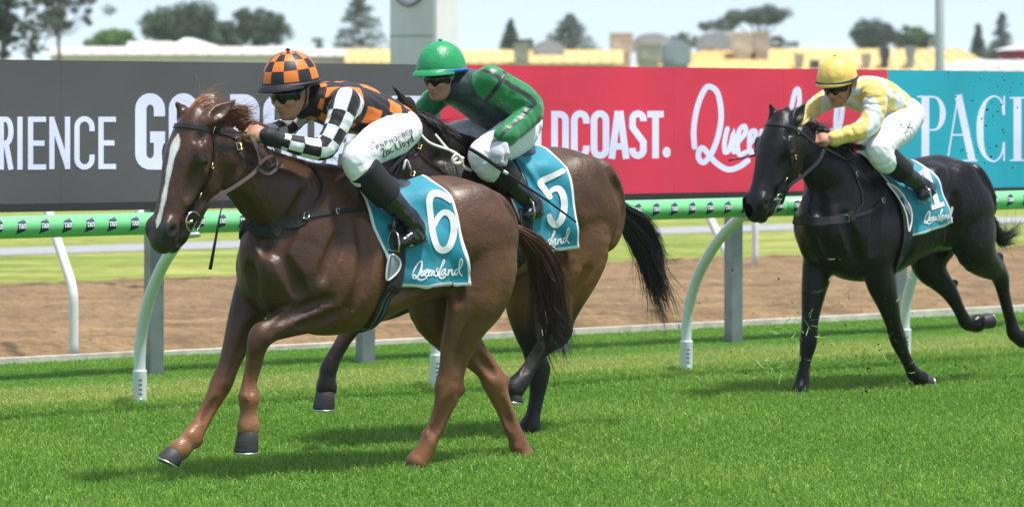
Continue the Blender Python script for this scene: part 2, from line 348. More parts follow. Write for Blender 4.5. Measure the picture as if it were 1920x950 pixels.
M_path = noise_col('path_bitumen', [(.3, (.28, .28, .29)), (.7, (.36, .36, .37))], 8)
M_dirt = noise_col('track_sand', [(.28, (.125, .08, .04)), (.5, (.225, .15, .08)), (.75, (.31, .215, .125))], 22, scale2=2.2, bump=(.9, .022), stretch=(.5, 1, 1), rot=-TH)
def strip(name, w0, w1, z, m, s0=-400, s1=500): o = link(name, mesh(name, [tp(s0, w0, z), tp(s1, w0, z), tp(s1, w1, z), tp(s0, w1, z)], [(0, 1, 2, 3)], m)); return tag(o, kind='structure')
tag(link('ground', mesh('ground', [(-2500, -60, -.03), (2500, -60, -.03), (2500, 2600, -.03), (-2500, 2600, -.03)], [(0, 1, 2, 3)], M_verge)), kind='structure')
strip('turf_track', -30, W_KERB + .02, 0, M_turf)
# harrowed sand track: furrows along the running line
s_ = np.arange(-7.5, 30, .06); w_ = np.arange(W_KERB + .1, W_DIRT + .6, .045)
SS, WW = np.meshgrid(s_, w_, indexing='ij'); rr = rng.normal(0, 1, SS.shape)
def blur(a, n):
    for _ in range(n): a = (a + np.roll(a, 1, 0) + np.roll(a, -1, 0) + np.roll(a, 1, 1) + np.roll(a, -1, 1)) / 5
    return a
zz = .009 * blur(rr, 1) / .45 + .012 * blur(rng.normal(0, 1, SS.shape), 8) / .18 * .5 + .018 * np.sin((WW - W_KERB) * 2 * math.pi / .42 + .4 * np.sin(SS * .7)) * np.clip(1.6 - (WW - W_KERB) * .4, .15, 1) + .05 * np.exp(-((WW - W_KERB - 1.0) / .25) ** 2) - .05 * np.exp(-((WW - W_KERB - .45) / .22) ** 2)
XY = SS[..., None] * U + WW[..., None] * NW; nv = SS.size; ii = np.arange(nv).reshape(SS.shape)
tag(link('sand_track', mesh('sand_track', np.c_[XY.reshape(-1, 2), zz.ravel()], np.stack([ii[:-1, :-1], ii[1:, :-1], ii[1:, 1:], ii[:-1, 1:]], -1).reshape(-1, 4), M_dirt)), kind='structure')
strip('inner_verge', W_DIRT + .4, 130, -.012, M_verge); wp = float(np.mean([w_of(100, 457), w_of(1500, 431)])); strip('service_path', wp - .9, wp + .6, -.004, M_path)
# ------------------------------------------------------------------ grass blades
def grass_blades():
    N = 460000; D = np.sqrt(rng.uniform(14.6 ** 2, 30.5 ** 2, int(N * 1.45))); X = rng.uniform(-.172, .172, len(D)) * D; keep = rng.random(len(D)) < np.clip(1.25 - (D - 15) * .055, .38, 1); D, X = D[keep], X[keep]
    D2 = np.sqrt(rng.uniform(14.0 ** 2, 27.5 ** 2, 150000)); X2 = rng.uniform(-.34, .34, len(D2)) * D2; k2 = np.abs(X2) > .172 * D2; D, X = np.r_[D, D2[k2]], np.r_[X, X2[k2]]
    P = np.c_[X, D]; w = P @ NW; ok = w < W_KERB - .06; P, w = P[ok], w[ok]; s = P @ U; n = len(P)
    pat = np.sin(P[:, 0] * 1.9 + 1.3 * np.sin(P[:, 1] * 1.1)) + np.sin(P[:, 1] * 2.3 + P[:, 0] * .8) + .6 * np.sin(P[:, 0] * 5.1 + 2) * np.sin(P[:, 1] * 4.3)
    dry = np.exp(-((w - (W_RAIL + .75)) / .6) ** 4) * 1.15 + .10 * np.clip(pat - 1.4, 0, 1); dry = np.clip(dry * rng.uniform(.5, 1.3, n), 0, 1)
    tuft = np.sin(P[:, 0] * 31 + 2 * np.sin(P[:, 1] * 17)) * np.sin(P[:, 1] * 27 + 1.7 * np.sin(P[:, 0] * 13)); L = rng.uniform(.018, .045, n) * (1 + .14 * pat + .28 * tuft) * np.where(rng.random(n) < .03, 1.5, 1) * np.where(w > W_RAIL + .3, .6, 1) ; az = rng.uniform(0, 6.28, n); lean = np.abs(rng.normal(.45, .3, n)); wd = rng.uniform(.0022, .0042, n)
    dx, dy = np.cos(az), np.sin(az); px, py = -dy, dx; fz = rng.uniform(0, 6.28, n); px, py = np.cos(fz), np.sin(fz)
    b = np.c_[P, np.full(n, -.004)]; d = np.c_[dx, dy, np.zeros(n)]; q = np.c_[px, py, np.zeros(n)] * wd[:, None]
    m1 = b + d * (L * lean * .3)[:, None] + np.c_[np.zeros((n, 2)), L * .55]; tip = b + d * (L * lean * .95)[:, None] + np.c_[np.zeros((n, 2)), L * np.clip(1 - .28 * lean, .4, 1)]
    V = np.stack([b - q, b + q, m1 + q * .85, m1 - q * .85, tip], 1).reshape(-1, 3); base = np.arange(n)[:, None] * 5
    F = np.vstack([base + [0, 1, 2], base + [0, 2, 3], base + [3, 2, 4]])
    g0 = np.array([.14, .31, .035]); g1 = np.array([.36, .56, .11]); yl = np.array([.60, .62, .19]); t = np.clip(rng.normal(.42, .38, n) + .09 * pat + .10 * tuft, 0, 1)[:, None]
    C = g0 * (1 - t) + g1 * t; C = C * (1 - dry[:, None]) + yl * rng.uniform(.7, 1.15, (n, 1)) * dry[:, None]; st = rng.random(n) < .018; C[st] = np.array([.42, .40, .16]) * rng.uniform(.6, 1.1, (st.sum(), 1))
    m = bpy.data.materials.new('grass_blade'); m.use_nodes = True; tr = m.node_tree; bs = tr.nodes['Principled BSDF']; bs.inputs['Roughness'].default_value = .45; bs.inputs['Specular IOR Level'].default_value = .35
    a = tr.nodes.new('ShaderNodeAttribute'); a.attribute_name = 'tone'; tl = tr.nodes.new('ShaderNodeBsdfTranslucent'); mx = tr.nodes.new('ShaderNodeMixShader'); mx.inputs[0].default_value = .45
    tr.links.new(a.outputs[0], bs.inputs[0]); tr.links.new(a.outputs[0], tl.inputs[0]); tr.links.new(bs.outputs[0], mx.inputs[1]); tr.links.new(tl.outputs[0], mx.inputs[2]); tr.links.new(mx.outputs[0], tr.nodes['Material Output'].inputs[0])
    me = mesh('grass', V, F, m, smooth=False); vattr(me, 'tone', np.repeat(C, 5, 0))
    tag(link('grass', me), 'short green turf grass covering the racing track', 'grass', kind='stuff')
grass_blades()
# ------------------------------------------------------------------ white kerb boards along the sand
M_white = mat('white_paint', (.74, .75, .74), .45, noise=(3, .08), bump=(30, .1, .002)); M_whitewood = mat('weathered_white_board', (.62, .58, .52), .7, noise=(9, .25), bump=(40, .3, .003))
kb = empty('track_edging', tp(0, W_KERB), TH, 'low white edging boards between the turf and the sand track', 'edging')
s = -6.0
while s < 26:
    ln = 2.35; b = MB(); dz = random.uniform(-.012, .012); b.box((s + .006, -.03 + random.uniform(-.01, .01), -.05), (s + ln - .006, .03, .045 + dz)); b.build('board', M_whitewood, kb, smooth=False); s += ln
# ------------------------------------------------------------------ running rail with curved posts
M_green = mat('rail_green', (.20, .66, .26), .28, coat=.5, noise=(2.5, .06)); M_navy = mat('logo_navy', (.02, .05, .085), .4); M_logo = mat('logo_white', (.85, .86, .88), .5); M_dark = mat('dark_slot', (.03, .03, .035), .7)
M_pale = mat('white_plastic_post', (.70, .76, .74), .35, coat=.25, noise=(4, .05))
S0 = float(ground_at(262, 757) @ U); DS = (float(ground_at(1287, 694) @ U) - S0) / 2; OVER = .74; RZ, RR = 1.185, .0685; W_R = W_RAIL - OVER
rail = empty('running_rail', tp(0, W_R), TH, 'green plastic running rail on white curved posts beside the turf', 'rail')   # local x along, y away
sA, sB = -9.0, 32.0; b = MB(); joints = [sA] + [x for x in np.arange(-7.12, sB, 4.1)] + [sB]
for a, c in zip(joints[:-1], joints[1:]):
    n = 28; b = MB(); prof = [(RR - .004, a + .0), (RR, a + .006), (RR, c - .006), (RR - .004, c - .0)]
    b.lathe([(r, z) for r, z in prof], n, Matrix.Rotation(R(90), 4, 'Y')); b.build('rail_tube', M_green, rail, (0, 0, RZ))
lm = MB(); tm = MB()
def on_tube(x, y, h): a = y / RR + R(8); r = RR + .0012 + h; return (x, -r * math.cos(a), r * math.sin(a))   # y = arc height seen from the turf
poly = [(-.037, -.054), (.021, -.030), (.031, .0), (.022, .047), (-.025, .024), (-.027, -.011)]; ctr = (0, -.005)
tri = [(ctr, poly[i], poly[(i + 1) % 6]) for i in range(6)]
for t_ in tri:
    k_ = 4; g = [[(t_[0][0] * (1 - u) + (t_[1][0] * (1 - v) + t_[2][0] * v) * u, t_[0][1] * (1 - u) + (t_[1][1] * (1 - v) + t_[2][1] * v) * u) for v in (0, .5, 1)] for u in np.linspace(0, 1, k_ + 1)]
    lm.add([on_tube(x, y, 0) for row in g for x, y in row], [(i * 3 + j, i * 3 + j + 3, i * 3 + j + 4, i * 3 + j + 1) for i in range(k_) for j in (0, 1)])
for ch, x0 in zip('TAB', (-.024, -.0075, .010)):
    for st in block_letter(ch, 1, x0, -.014, x0 + .017, .014, .006): ribbon(tm, [(x, -y - .002) for x, y in st], .006, on_tube, .0016)
lme = mesh('logo', lm.v, lm.f, M_navy); tme = mesh('logo_lettering', tm.v, tm.f, M_logo); 
def s_on_rail(px, w=W_R): t = (px - 960) / FPX; return float(w * (t * NW[1] - NW[0]) / (U[0] - t * U[1]))
s1, s2 = s_on_rail(33), s_on_rail(76); step = s2 - s1; k_ = 0
k_ = -24
while s1 + k_ * step < s_on_rail(2250):
    x = s1 + k_ * step
    if True:
        o = link('logo', lme, rail, (x, 0, RZ)); link('logo_lettering', tme, o)
    k_ += 1
for fx in (-1080, -360, 262, 818, 1287, 1697, 2060, 2400):
    x = s_on_rail(fx, W_RAIL); pst = MB(); yb = OVER
    path = spline([(x, yb, .16), (x, yb, .30), (x, yb - .03, .46), (x, yb - .14, .68), (x, yb - .34, .90), (x, yb - .56, 1.06), (x, yb - OVER + .02, 1.145)], 4)
    pst.tube(path, .038, 14); p = pst.build('post', M_pale, rail)
    sl_ = MB(); sl_.lathe([(.043, -.1), (.043, .0), (.046, .205), (.0465, .212), (.040, .214)], 18); so_ = sl_.build('post_sleeve', M_pale, p, (x, yb, .0))
    dk = MB()
    for z in (.06, .09, .12, .15): dk.box((x - .03, yb - .0452, z), (x - .004, yb - .0445, z + .008))
    dk.build('sleeve_slots', M_dark, p)
    bo = MB(); bo.lathe([(.002, -.006), (.009, -.005), (.010, 0), (.007, .004), (.001, .005)], 10, Matrix.Translation((x - .012, yb - .0455, .028)) @ Matrix.Rotation(R(90), 4, 'X')); bo.build('bolt', M_logo, p)
    cl = MB(); cl.tube([(x, -.02, RZ - .09), (x, -.015, RZ - .066)], .05, 14); cl.build('clamp', M_pale, p)
# ------------------------------------------------------------------ white rails either side of the sand
def white_rail(name, w, feet, zr, lean, label, r=.045, s0=-9, s1=34):
    rt = empty(name, tp(0, w), TH, label, 'rail'); b = MB(); b.tube([(s0, lean, zr), (s1, lean, zr)], .05, 12); b.build('rail_tube', M_white, rt)
    for x in feet:
        b = MB(); b.tube(spline([(x, 0, -.05), (x, 0, .40), (x, lean * .03, .5), (x, lean * .12, .6), (x, lean * .5, .88), (x, lean * .97, zr - .02)], 3), r, 12); b.build('post', M_white, rt)
    return rt
wA = W_KERB + .12; white_rail('outer_sand_rail', wA, [s_on_rail(p, wA) for p in (138, 1372, 2100)], 1.28, .62, 'white rail with bent posts along the near edge of the sand', .036)
wB = float(np.mean([w_of(278, 536), w_of(1416, 497)])); white_rail('inner_sand_rail', wB, [s_on_rail(p, wB) for p in (-120, 278, 640, 1030, 1416, 1750)], 1.2, .62, 'white rail with bent posts along the far edge of the sand', .036)
# ------------------------------------------------------------------ LED advertising board
def on_board(px, py, h=0.):
    """local board coordinates: x along, y towards the back, z up"""
    t = (px - 960) / FPX; x = W_BOARD * (t * NW[1] - NW[0]) / (U[0] - t * U[1]); D = U[1] * x + NW[1] * W_BOARD
    return (x, -.004 - h, CAMH - (py - HORY) * D / FPX)
def led(name, col, k=1.0):
    m = bpy.data.materials.new(name); m.use_nodes = True; t = m.node_tree; b = t.nodes['Principled BSDF']; b.inputs['Roughness'].default_value = .6; b.inputs['Base Color'].default_value = (.035, .036, .038, 1); b.inputs['Specular IOR Level'].default_value = .2
    tc = t.nodes.new('ShaderNodeTexCoord'); sx = t.nodes.new('ShaderNodeSeparateXYZ'); t.links.new(tc.outputs['Object'], sx.inputs[0])
    w = t.nodes.new('ShaderNodeMath'); w.operation = 'MULTIPLY'; w.inputs[1].default_value = 2 * math.pi / .016; t.links.new(sx.outputs[2], w.inputs[0]); s_ = t.nodes.new('ShaderNodeMath'); s_.operation = 'SINE'; t.links.new(w.outputs[0], s_.inputs[0])
    n = t.nodes.new('ShaderNodeTexNoise'); n.inputs['Scale'].default_value = 1.5; t.links.new(tc.outputs['Object'], n.inputs['Vector'])
    a = t.nodes.new('ShaderNodeMath'); a.operation = 'MULTIPLY_ADD'; a.inputs[1].default_value = .13; t.links.new(s_.outputs[0], a.inputs[0]); t.links.new(n.outputs[0], a.inputs[2])
    c = t.nodes.new('ShaderNodeMapRange'); c.inputs[1].default_value = .2; c.inputs[2].default_value = .8; c.inputs[3].default_value = .66 * k; c.inputs[4].default_value = 1.0 * k; t.links.new(a.outputs[0], c.inputs[0])
    b.inputs['Emission Color'].default_value = (*col, 1); t.links.new(c.outputs[0], b.inputs['Emission Strength']); return m
M_grey = led('led_grey', (.065, .068, .068)); M_red = led('led_red', (.58, .018, .055)); M_teal = led('led_teal', (-.0, .36, .45)); M_text = led('led_white', (.62, .70, .90)); M_teal.node_tree.nodes['Principled BSDF'].inputs['Emission Color'].default_value = (0, .33, .42, 1)
M_steel = mat('galvanised_steel', (.24, .265, .285), .42, metal=.55, noise=(6, .18), bump=(50, .15, .002)); M_black = mat('black_frame', (.03, .032, .03), .6)
board = empty('led_board', tp(0, W_BOARD), TH, 'long grey, red and teal LED advertising board on steel posts', 'advertising board')
xl, xr = on_board(-420, 300)[0], on_board(2420, 300)[0]; xg, xt = on_board(826, 300)[0], on_board(1664, 300)[0]
zb = np.polyfit([on_board(0, 383)[0], on_board(1900, 351)[0]], [on_board(0, 383)[2], on_board(1900, 351)[2]], 1); zt = np.polyfit([on_board(0, 112)[0], on_board(1900, 134)[0]], [on_board(0, 112)[2], on_board(1900, 134)[2]], 1)
for (a, c, m) in ((xl, xg, M_grey), (xg, xt, M_red), (xt, xr, M_teal)):
    n = max(1, round((c - a) / .98))
    for i in range(n):
        p, q = a + (c - a) * i / n + .001, a + (c - a) * (i + 1) / n - .001; b = MB()
        b.add([(p, y, np.polyval(zz_, p)) if k == 0 else (q, y, np.polyval(zz_, q)) for k in (0, 1) for y in (0, .09) for zz_ in (zb, zt)], [(0, 1, 3, 2), (4, 6, 7, 5), (0, 4, 5, 1), (2, 3, 7, 6), (0, 2, 6, 4), (1, 5, 7, 3)])
        b.build('panel', m, board, smooth=False)
b = MB(); b.add([(x, y, np.polyval(zb, x) + dz) for x in (xl, xr) for y in (-.01, .12) for dz in (-.055, -.004)], [(0, 1, 3, 2), (4, 6, 7, 5), (0, 4, 5, 1), (2, 3, 7, 6), (0, 2, 6, 4), (1, 5, 7, 3)]); b.build('bottom_rail', M_black, board, smooth=False)
for px in (-390, -100, 300, 699, 1067, 1393, 1703, 1985, 2250, 2410):
    x = on_board(px, 600)[0]; b = MB(); b.box((x - .01, .13, -.3), (x + .092, .235, np.polyval(zt, x) - .05)); b.build('post', M_steel, board, smooth=False)
def letters(text, boxes, t, name='letter'):
    for ch, (x0, y0, x1, y1) in zip(text, boxes):
        mb = MB()
        for j, st in enumerate(block_letter(ch, 1, x0, y0, x1, y1, t if not isinstance(t, tuple) else t[0])): ribbon(mb, st, t if not isinstance(t, tuple) else t[0], on_board, .0004 * j)
        mb.build(name, M_text, board, smooth=False)
letters('PE', [(-80, 221, -48, 321), (-40, 221, -8, 320)], 9.5); letters('RIENCE', [(-3, 219, 25, 318), (32, 219, 42, 318), (52, 219, 86, 318), (92, 219, 131, 317), (139, 218, 177, 318), (184, 219, 217, 317)], 9.8)
letters('GOLDCOAST', [(253, 175, 309, 318), (316, 175, 371, 317), (380, 177, 424, 315), (431, 177, 486, 315), (493, 177, 548, 314), (555, 177, 610, 314), (613, 178, 674, 313), (677, 178, 731, 313), (734, 180, 790, 312)], 21)
letters('.', [(793, 285, 814, 312)], 20)
letters('GOLDCOAST', [(926, 208, 959, 299), (963, 208, 996, 299), (1002, 208, 1028, 299), (1033, 208, 1066, 298), (1070, 207, 1105, 298), (1107, 207, 1142, 298), (1142, 208, 1178, 298), (1179, 207, 1212, 298), (1213, 208, 1244, 297)], 12.5)
mb = MB(); ribbon(mb, arc(1249.5, 285.5, 3.6, 6, 0, 360, 18), 8, on_board); mb.build('full_stop', M_text, board, smooth=False)
sc2 = lambda pts: [(1280 + x / 4.75, 140 + y / 4.75) for x, y in pts]
word = [([(102, 645), (96, 480), (130, 280), (195, 130), (250, 110), (310, 170), (340, 340), (322, 510), (265, 680), (190, 780), (140, 745), (145, 675), (180, 655), (235, 720), (300, 790), (400, 845), (500, 820), (578, 765)], 10.5), ([(395, 480), (370, 600), (375, 690), (415, 660), (450, 520), (440, 640), (455, 690)], 9), ([(490, 600), (555, 520), (550, 460), (505, 490), (485, 600), (500, 710), (560, 690)], 9),
        ([(590, 620), (645, 550), (640, 500), (600, 520), (590, 620), (600, 690), (650, 670)], 9), ([(700, 500), (690, 680), (710, 580), (760, 510), (770, 600), (775, 680)], 9), ([(870, 470), (820, 490), (860, 580), (860, 660), (810, 690)], 9), ([(900, 560), (980, 440), (1035, 260), (1030, 140), (1000, 150), (965, 300), (940, 520), (960, 680), (1030, 720)], 9),
        ([(1120, 480), (1060, 510), (1040, 630), (1080, 640), (1120, 520), (1110, 630), (1150, 640)], 9), ([(1190, 490), (1180, 640), (1200, 550), (1250, 500), (1255, 620), (1290, 630)], 9), ([(1360, 490), (1300, 520), (1290, 620), (1340, 610), (1400, 440), (1420, 260), (1385, 240), (1360, 400), (1370, 580), (1410, 640)], 9)]
for j, (p, wd) in enumerate(word): mb = MB(); ribbon(mb, sc2(p), wd, on_board, .0003 * (j % 2), .0006, 4, round_caps=True); mb.build('script_letter', M_text, board, smooth=False)
def serif(name, polys):
    mb = MB()
    for j, p in enumerate(polys): ribbon(mb, p[0], p[1], on_board, .0004 * j, 0, p[2] if len(p) > 2 else 0)
    mb.build(name, M_text, board, smooth=False)
serif('letter', [([(1734.5, 181), (1734.5, 284), (1734.5, 302)], 14.5), ([(1719, 181.6), (1750, 181.6)], 3), ([(1719, 301), (1750, 301)], 3), ([(1742, 182), (1756, 184), (1765, 198), (1767, 214), (1764, 230), (1756, 242), (1742, 244)], [2.5, 4, 9, 11, 9, 4, 2.5], 4)])
serif('letter', [([(1795, 184), (1776, 301)], 2.6), ([(1796, 178), (1822, 301)], 13.5), ([(1784, 253), (1812, 253)], 3), ([(1769, 301), (1786, 301)], 3), ([(1804, 301), (1832, 301)], 3)])
serif('letter', [([(1881, 216), (1877, 190), (1864, 180.5), (1848, 190), (1839, 214), (1837, 242), (1839, 272), (1848, 294), (1864, 302.5), (1877, 290), (1882, 266)], [3, 3, 3, 6, 11, 13, 11, 6, 3, 3, 3], 4), ([(1882, 180), (1882, 216)], 3), ([(1882, 266), (1882, 302)], 3)])
serif('letter', [([(1907, 183), (1907, 301)], 14.5), ([(1893, 183.6), (1922, 183.6)], 3), ([(1893, 300.6), (1922, 300.6)], 3)])
# ------------------------------------------------------------------ sheds, plant units, pylons and trees beyond the course
def bg_mat(name, c, r=.7, n=(1.2, .08)): return mat(name, c, r, .3, noise=n)
M_cream = bg_mat('cream_wall', (.62, .57, .50)); M_whitew = bg_mat('white_wall', (.74, .74, .75)); M_yroof = bg_mat('yellow_steel_roof', (.72, .51, .20)); M_pale_roof = bg_mat('pale_steel_roof', (.66, .63, .60)); M_brick = bg_mat('brown_wall', (.34, .26, .22)); M_bgrey = bg_mat('blue_grey_unit', (.34, .39, .44)); M_beige = bg_mat('beige_unit', (.50, .46, .42)); M_dk = bg_mat('dark_opening', (.10, .11, .13)); M_redw = bg_mat('red_wall', (.30, .04, .05)); M_conc = mat('concrete', (.50, .54, .56), .8, noise=(2.2, .12, (1, 1, .3)), bump=(14, .2, .01)); M_pole = mat('grey_pole', (.42, .46, .50), .5)
def shed(name, px0, px1, eave, ridge, D, depth, wall, roof, label, cat='building', px_r0=None, px_r1=None, ribs=0, windows=()):
    """gabled shed facing the course: eave and ridge as photo rows"""
    a, b = at_depth(px0, eave, D), at_depth(px1, eave, D); ze = a.z; D2 = D + depth / 2; r0, r1 = at_depth(px_r0 or px0, ridge, D2), at_depth(px_r1 or px1, ridge, D2); zr = r0.z; o = Vector(((a.x + b.x) / 2, D, 0)); t = empty(name, o, 0, label, cat); w = (b.x - a.x) / 2; x0, x1 = r0.x - o.x, r1.x - o.x
    MB().add([(-w, 0, 0), (w, 0, 0), (w, depth, 0), (-w, depth, 0), (-w, 0, ze), (w, 0, ze), (w, depth, ze), (-w, depth, ze), (x0, depth / 2, zr - .05), (x1, depth / 2, zr - .05)], [(0, 1, 5, 4), (2, 3, 7, 6), (1, 2, 6, 9, 5), (3, 0, 4, 8, 7)]).build('wall', wall, t, smooth=False)
    e = .25; m = MB(); m.add([(-w - e, -e, ze - .06), (w + e, -e, ze - .06), (x1 + (e if x1 >= w - .01 else 0), depth / 2, zr), (x0 - (e if x0 <= -w + .01 else 0), depth / 2, zr), (-w - e, depth + e, ze - .06), (w + e, depth + e, ze - .06)], [(0, 1, 2, 3), (5, 4, 3, 2)] + ([(1, 5, 2)] if x1 < w - .3 else []) + ([(4, 0, 3)] if x0 > -w + .3 else [])); ro = m.build('roof', roof, t, smooth=False)
    for k in range(ribs):
        u = (k + .5) / ribs; p, q = Vector((-w + 2 * w * u, -e, ze - .02)), Vector((x0 + (x1 - x0) * u, depth / 2, zr + .04)); MB().tube([p, q], .05, 4).build('roof_rib', roof, ro)
    for (q0, r_0, q1, r_1) in windows: c, d = at_depth(q0, r_0, D), at_depth(q1, r_1, D); MB().box((c.x - o.x, -.06, d.z), (d.x - o.x, .02, c.z)).build('window', M_dk, t, smooth=False)
    return t, o, ro
def unit_box(name, px0, py0, px1, py1, D, m, label, depth=2.5, louvre=True, round_top=False):
    a, b = at_depth(px0, py0, D), at_depth(px1, py1, D); o = Vector(((a.x + b.x) / 2, D, 0)); t = empty(name, o, 0, label, 'roof unit', 'roof plant units'); w = (b.x - a.x) / 2; z0, z1 = b.z, a.z
    if round_top:
        n = 12; pr = [(-w, 0.)] + [(-w * math.cos(x), (z1 - z0) * (.55 + .45 * math.sin(x))) for x in np.linspace(0, math.pi, n)] + [(w, 0.)]; N = len(pr); MB().add([(x, y, z0 + z) for y in (0, depth) for x, z in pr], [tuple(range(N)), tuple(range(2 * N - 1, N - 1, -1))] + [(i, i + N, i + 1 + N, i + 1) for i in range(N - 1)]).build('housing', m, t, smooth=False)
    else: MB().box((-w, 0, z0), (w, depth, z1)).build('housing', m, t, smooth=False); MB().box((-w * 1.04, -.1, z1), (w * 1.04, depth + .1, z1 + .08)).build('lid', m, t, smooth=False)
    MB().box((-w * .8, .2, max(z0 - 1.2, 0)), (w * .8, depth - .2, z0)).build('plinth', m, t, smooth=False)
    if louvre: MB().box((-w * .75, -.05, z0 + (z1 - z0) * .2), (-w * .1, .02, z0 + (z1 - z0) * .85)).build('louvre', M_dk if louvre == 2 else m, t, smooth=False)
    return t
shed('long_shed', 95, 535, 101, 88, 190, 10, M_cream, M_pale_roof, 'long low pale shed at the left beyond the board', ribs=14)
shed('white_shed', 318, 402, 90, 72, 205, 8, M_whitew, M_whitew, 'small white gabled shed with grey window under the left trees', px_r0=345, px_r1=360, windows=((332, 92, 362, 100),)); shed('beige_shed', 246, 322, 86, 78, 210, 8, M_cream, M_pale_roof, 'small beige shed left of the white gabled shed', windows=((285, 88, 300, 96),))
shed('pale_shed', 505, 670, 104, 92, 195, 10, M_cream, M_pale_roof, 'pale shed between the checked cap and the concrete pylon', ribs=6); shed('yellow_shed', 655, 760, 116, 92, 188, 14, M_cream, M_yroof, 'yellow roofed shed just left of the concrete pylon', ribs=6)
shed('yellow_shed', 845, 1160, 117, 94, 188, 14, M_cream, M_yroof, 'yellow roofed shed right of the concrete pylon', ribs=14); shed('yellow_shed', 1170, 1880, 133, 92, 185, 20, M_brick, M_yroof, 'long yellow roofed shed behind the jockey in yellow', px_r0=1330, px_r1=1800, ribs=26)
shed('grey_shed', 1795, 1990, 131, 113, 170, 10, M_cream, M_pale_roof, 'low pale roofed shed at the far right', ribs=6); shed('red_shed', 1903, 1990, 92, 84, 210, 8, M_redw, M_whitew, 'dark red shed with white roof at the right edge')
for a in ((963, 85, 992, 112, 186, M_beige, 'beige box unit on the yellow roof right of the pylon'), (1145, 64, 1187, 98, 200, M_beige, 'tall beige box unit left of the grey cluster'), (1196, 84, 1240, 114, 183, M_beige, 'low beige unit in front of the grey cluster'), (1375, 63, 1412, 96, 190, M_cream, 'cream box unit, left of a pair'), (1413, 63, 1444, 96, 190, M_beige, 'beige box unit, right of a pair')): unit_box('roof_unit', *a)
for a in ((1000, 76, 1058, 112, 192, M_bgrey, 'rounded blue grey unit on the yellow roof'), (1190, 62, 1258, 98, 202, M_bgrey, 'rounded blue grey unit among the box units'), (1240, 74, 1296, 120, 184, M_bgrey, 'blue grey rounded unit right of the low beige one'), (1310, 60, 1374, 96, 194, M_bgrey, 'wide blue grey unit beside the cream box')): unit_box('roof_unit', *a, round_top=True)
for px, py, m, lb in ((1500, 110, M_beige, 'small beige vent on the long yellow roof, leftmost'), (1529, 122, M_dk, 'small dark vent low on the long yellow roof'), (1626, 110, M_beige, 'small beige vent in the middle of the long yellow roof'), (1661, 100, M_dk, 'small dark vent near the ridge of the yellow roof'), (1709, 96, M_bgrey, 'white-grey vent cowl near the right end of the ridge')): unit_box('roof_vent', px - 8, py - 7, px + 8, py + 7, 186, m, lb, 1.2, False)
# concrete pylon and lamp pole
c = at_depth(797, 100, 44); py_ = empty('concrete_pylon', (c.x, 44, 0), R(-24), 'tall pale concrete pylon behind the board and green cap', 'pylon'); MB().box((-.36, -.36, -.2), (.30, .36, 7.5)).build('shaft', M_conc, py_, smooth=False); MB().box((.303, -.34, -.2), (.34, .34, 7.5)).build('sunlit_face', M_whitew, py_, smooth=False)  # thin white slab puts sunlight into the colour of the shaft's right face
MB().tube(spline([(-.3, -.38, 3.2), (-.18, -.39, 3.08), (-.05, -.39, 3.04), (.08, -.39, 3.1), (.16, -.38, 3.2)], 5), .02, 8).build('cable', M_dk, py_); MB().box((-.363, -.364, 2.62), (.303, -.3605, 2.632)).build('joint', M_dk, py_, smooth=False)
c = at_depth(1762, 100, 60); lp = empty('lamp_pole', (c.x, 60, 0), 0, 'slim grey lamp pole rising behind the teal panel', 'pole'); MB().lathe([(.095, -.2), (.092, 2), (.075, 9)], 16).build('pole', M_pole, lp); MB().tube([(0, 0, 9), (0, -.6, 9.1)], .04, 8).build('arm', M_pole, lp); MB().box((-.15, -.9, 9.03), (.15, -.5, 9.16)).build('lamp_head', M_pole, lp)
M_bark = mat('bark', (.16, .13, .11), .9, noise=(3, .3)); LEAF = {}
def leaf_mat(c):
    if c not in LEAF:
        m = mat('foliage', c, .65, .25, attr='tone'); t = m.node_tree; b = t.nodes['Principled BSDF']; a = [n for n in t.nodes if n.type == 'ATTRIBUTE'][0]; tl = t.nodes.new('ShaderNodeBsdfTranslucent'); mx = t.nodes.new('ShaderNodeMixShader'); mx.inputs[0].default_value = .25; t.links.new(a.outputs[0], tl.inputs[0]); t.links.new(b.outputs[0], mx.inputs[1]); t.links.new(tl.outputs[0], mx.inputs[2]); t.links.new(mx.outputs[0], t.nodes['Material Output'].inputs[0]); LEAF[c] = m
    return LEAF[c]
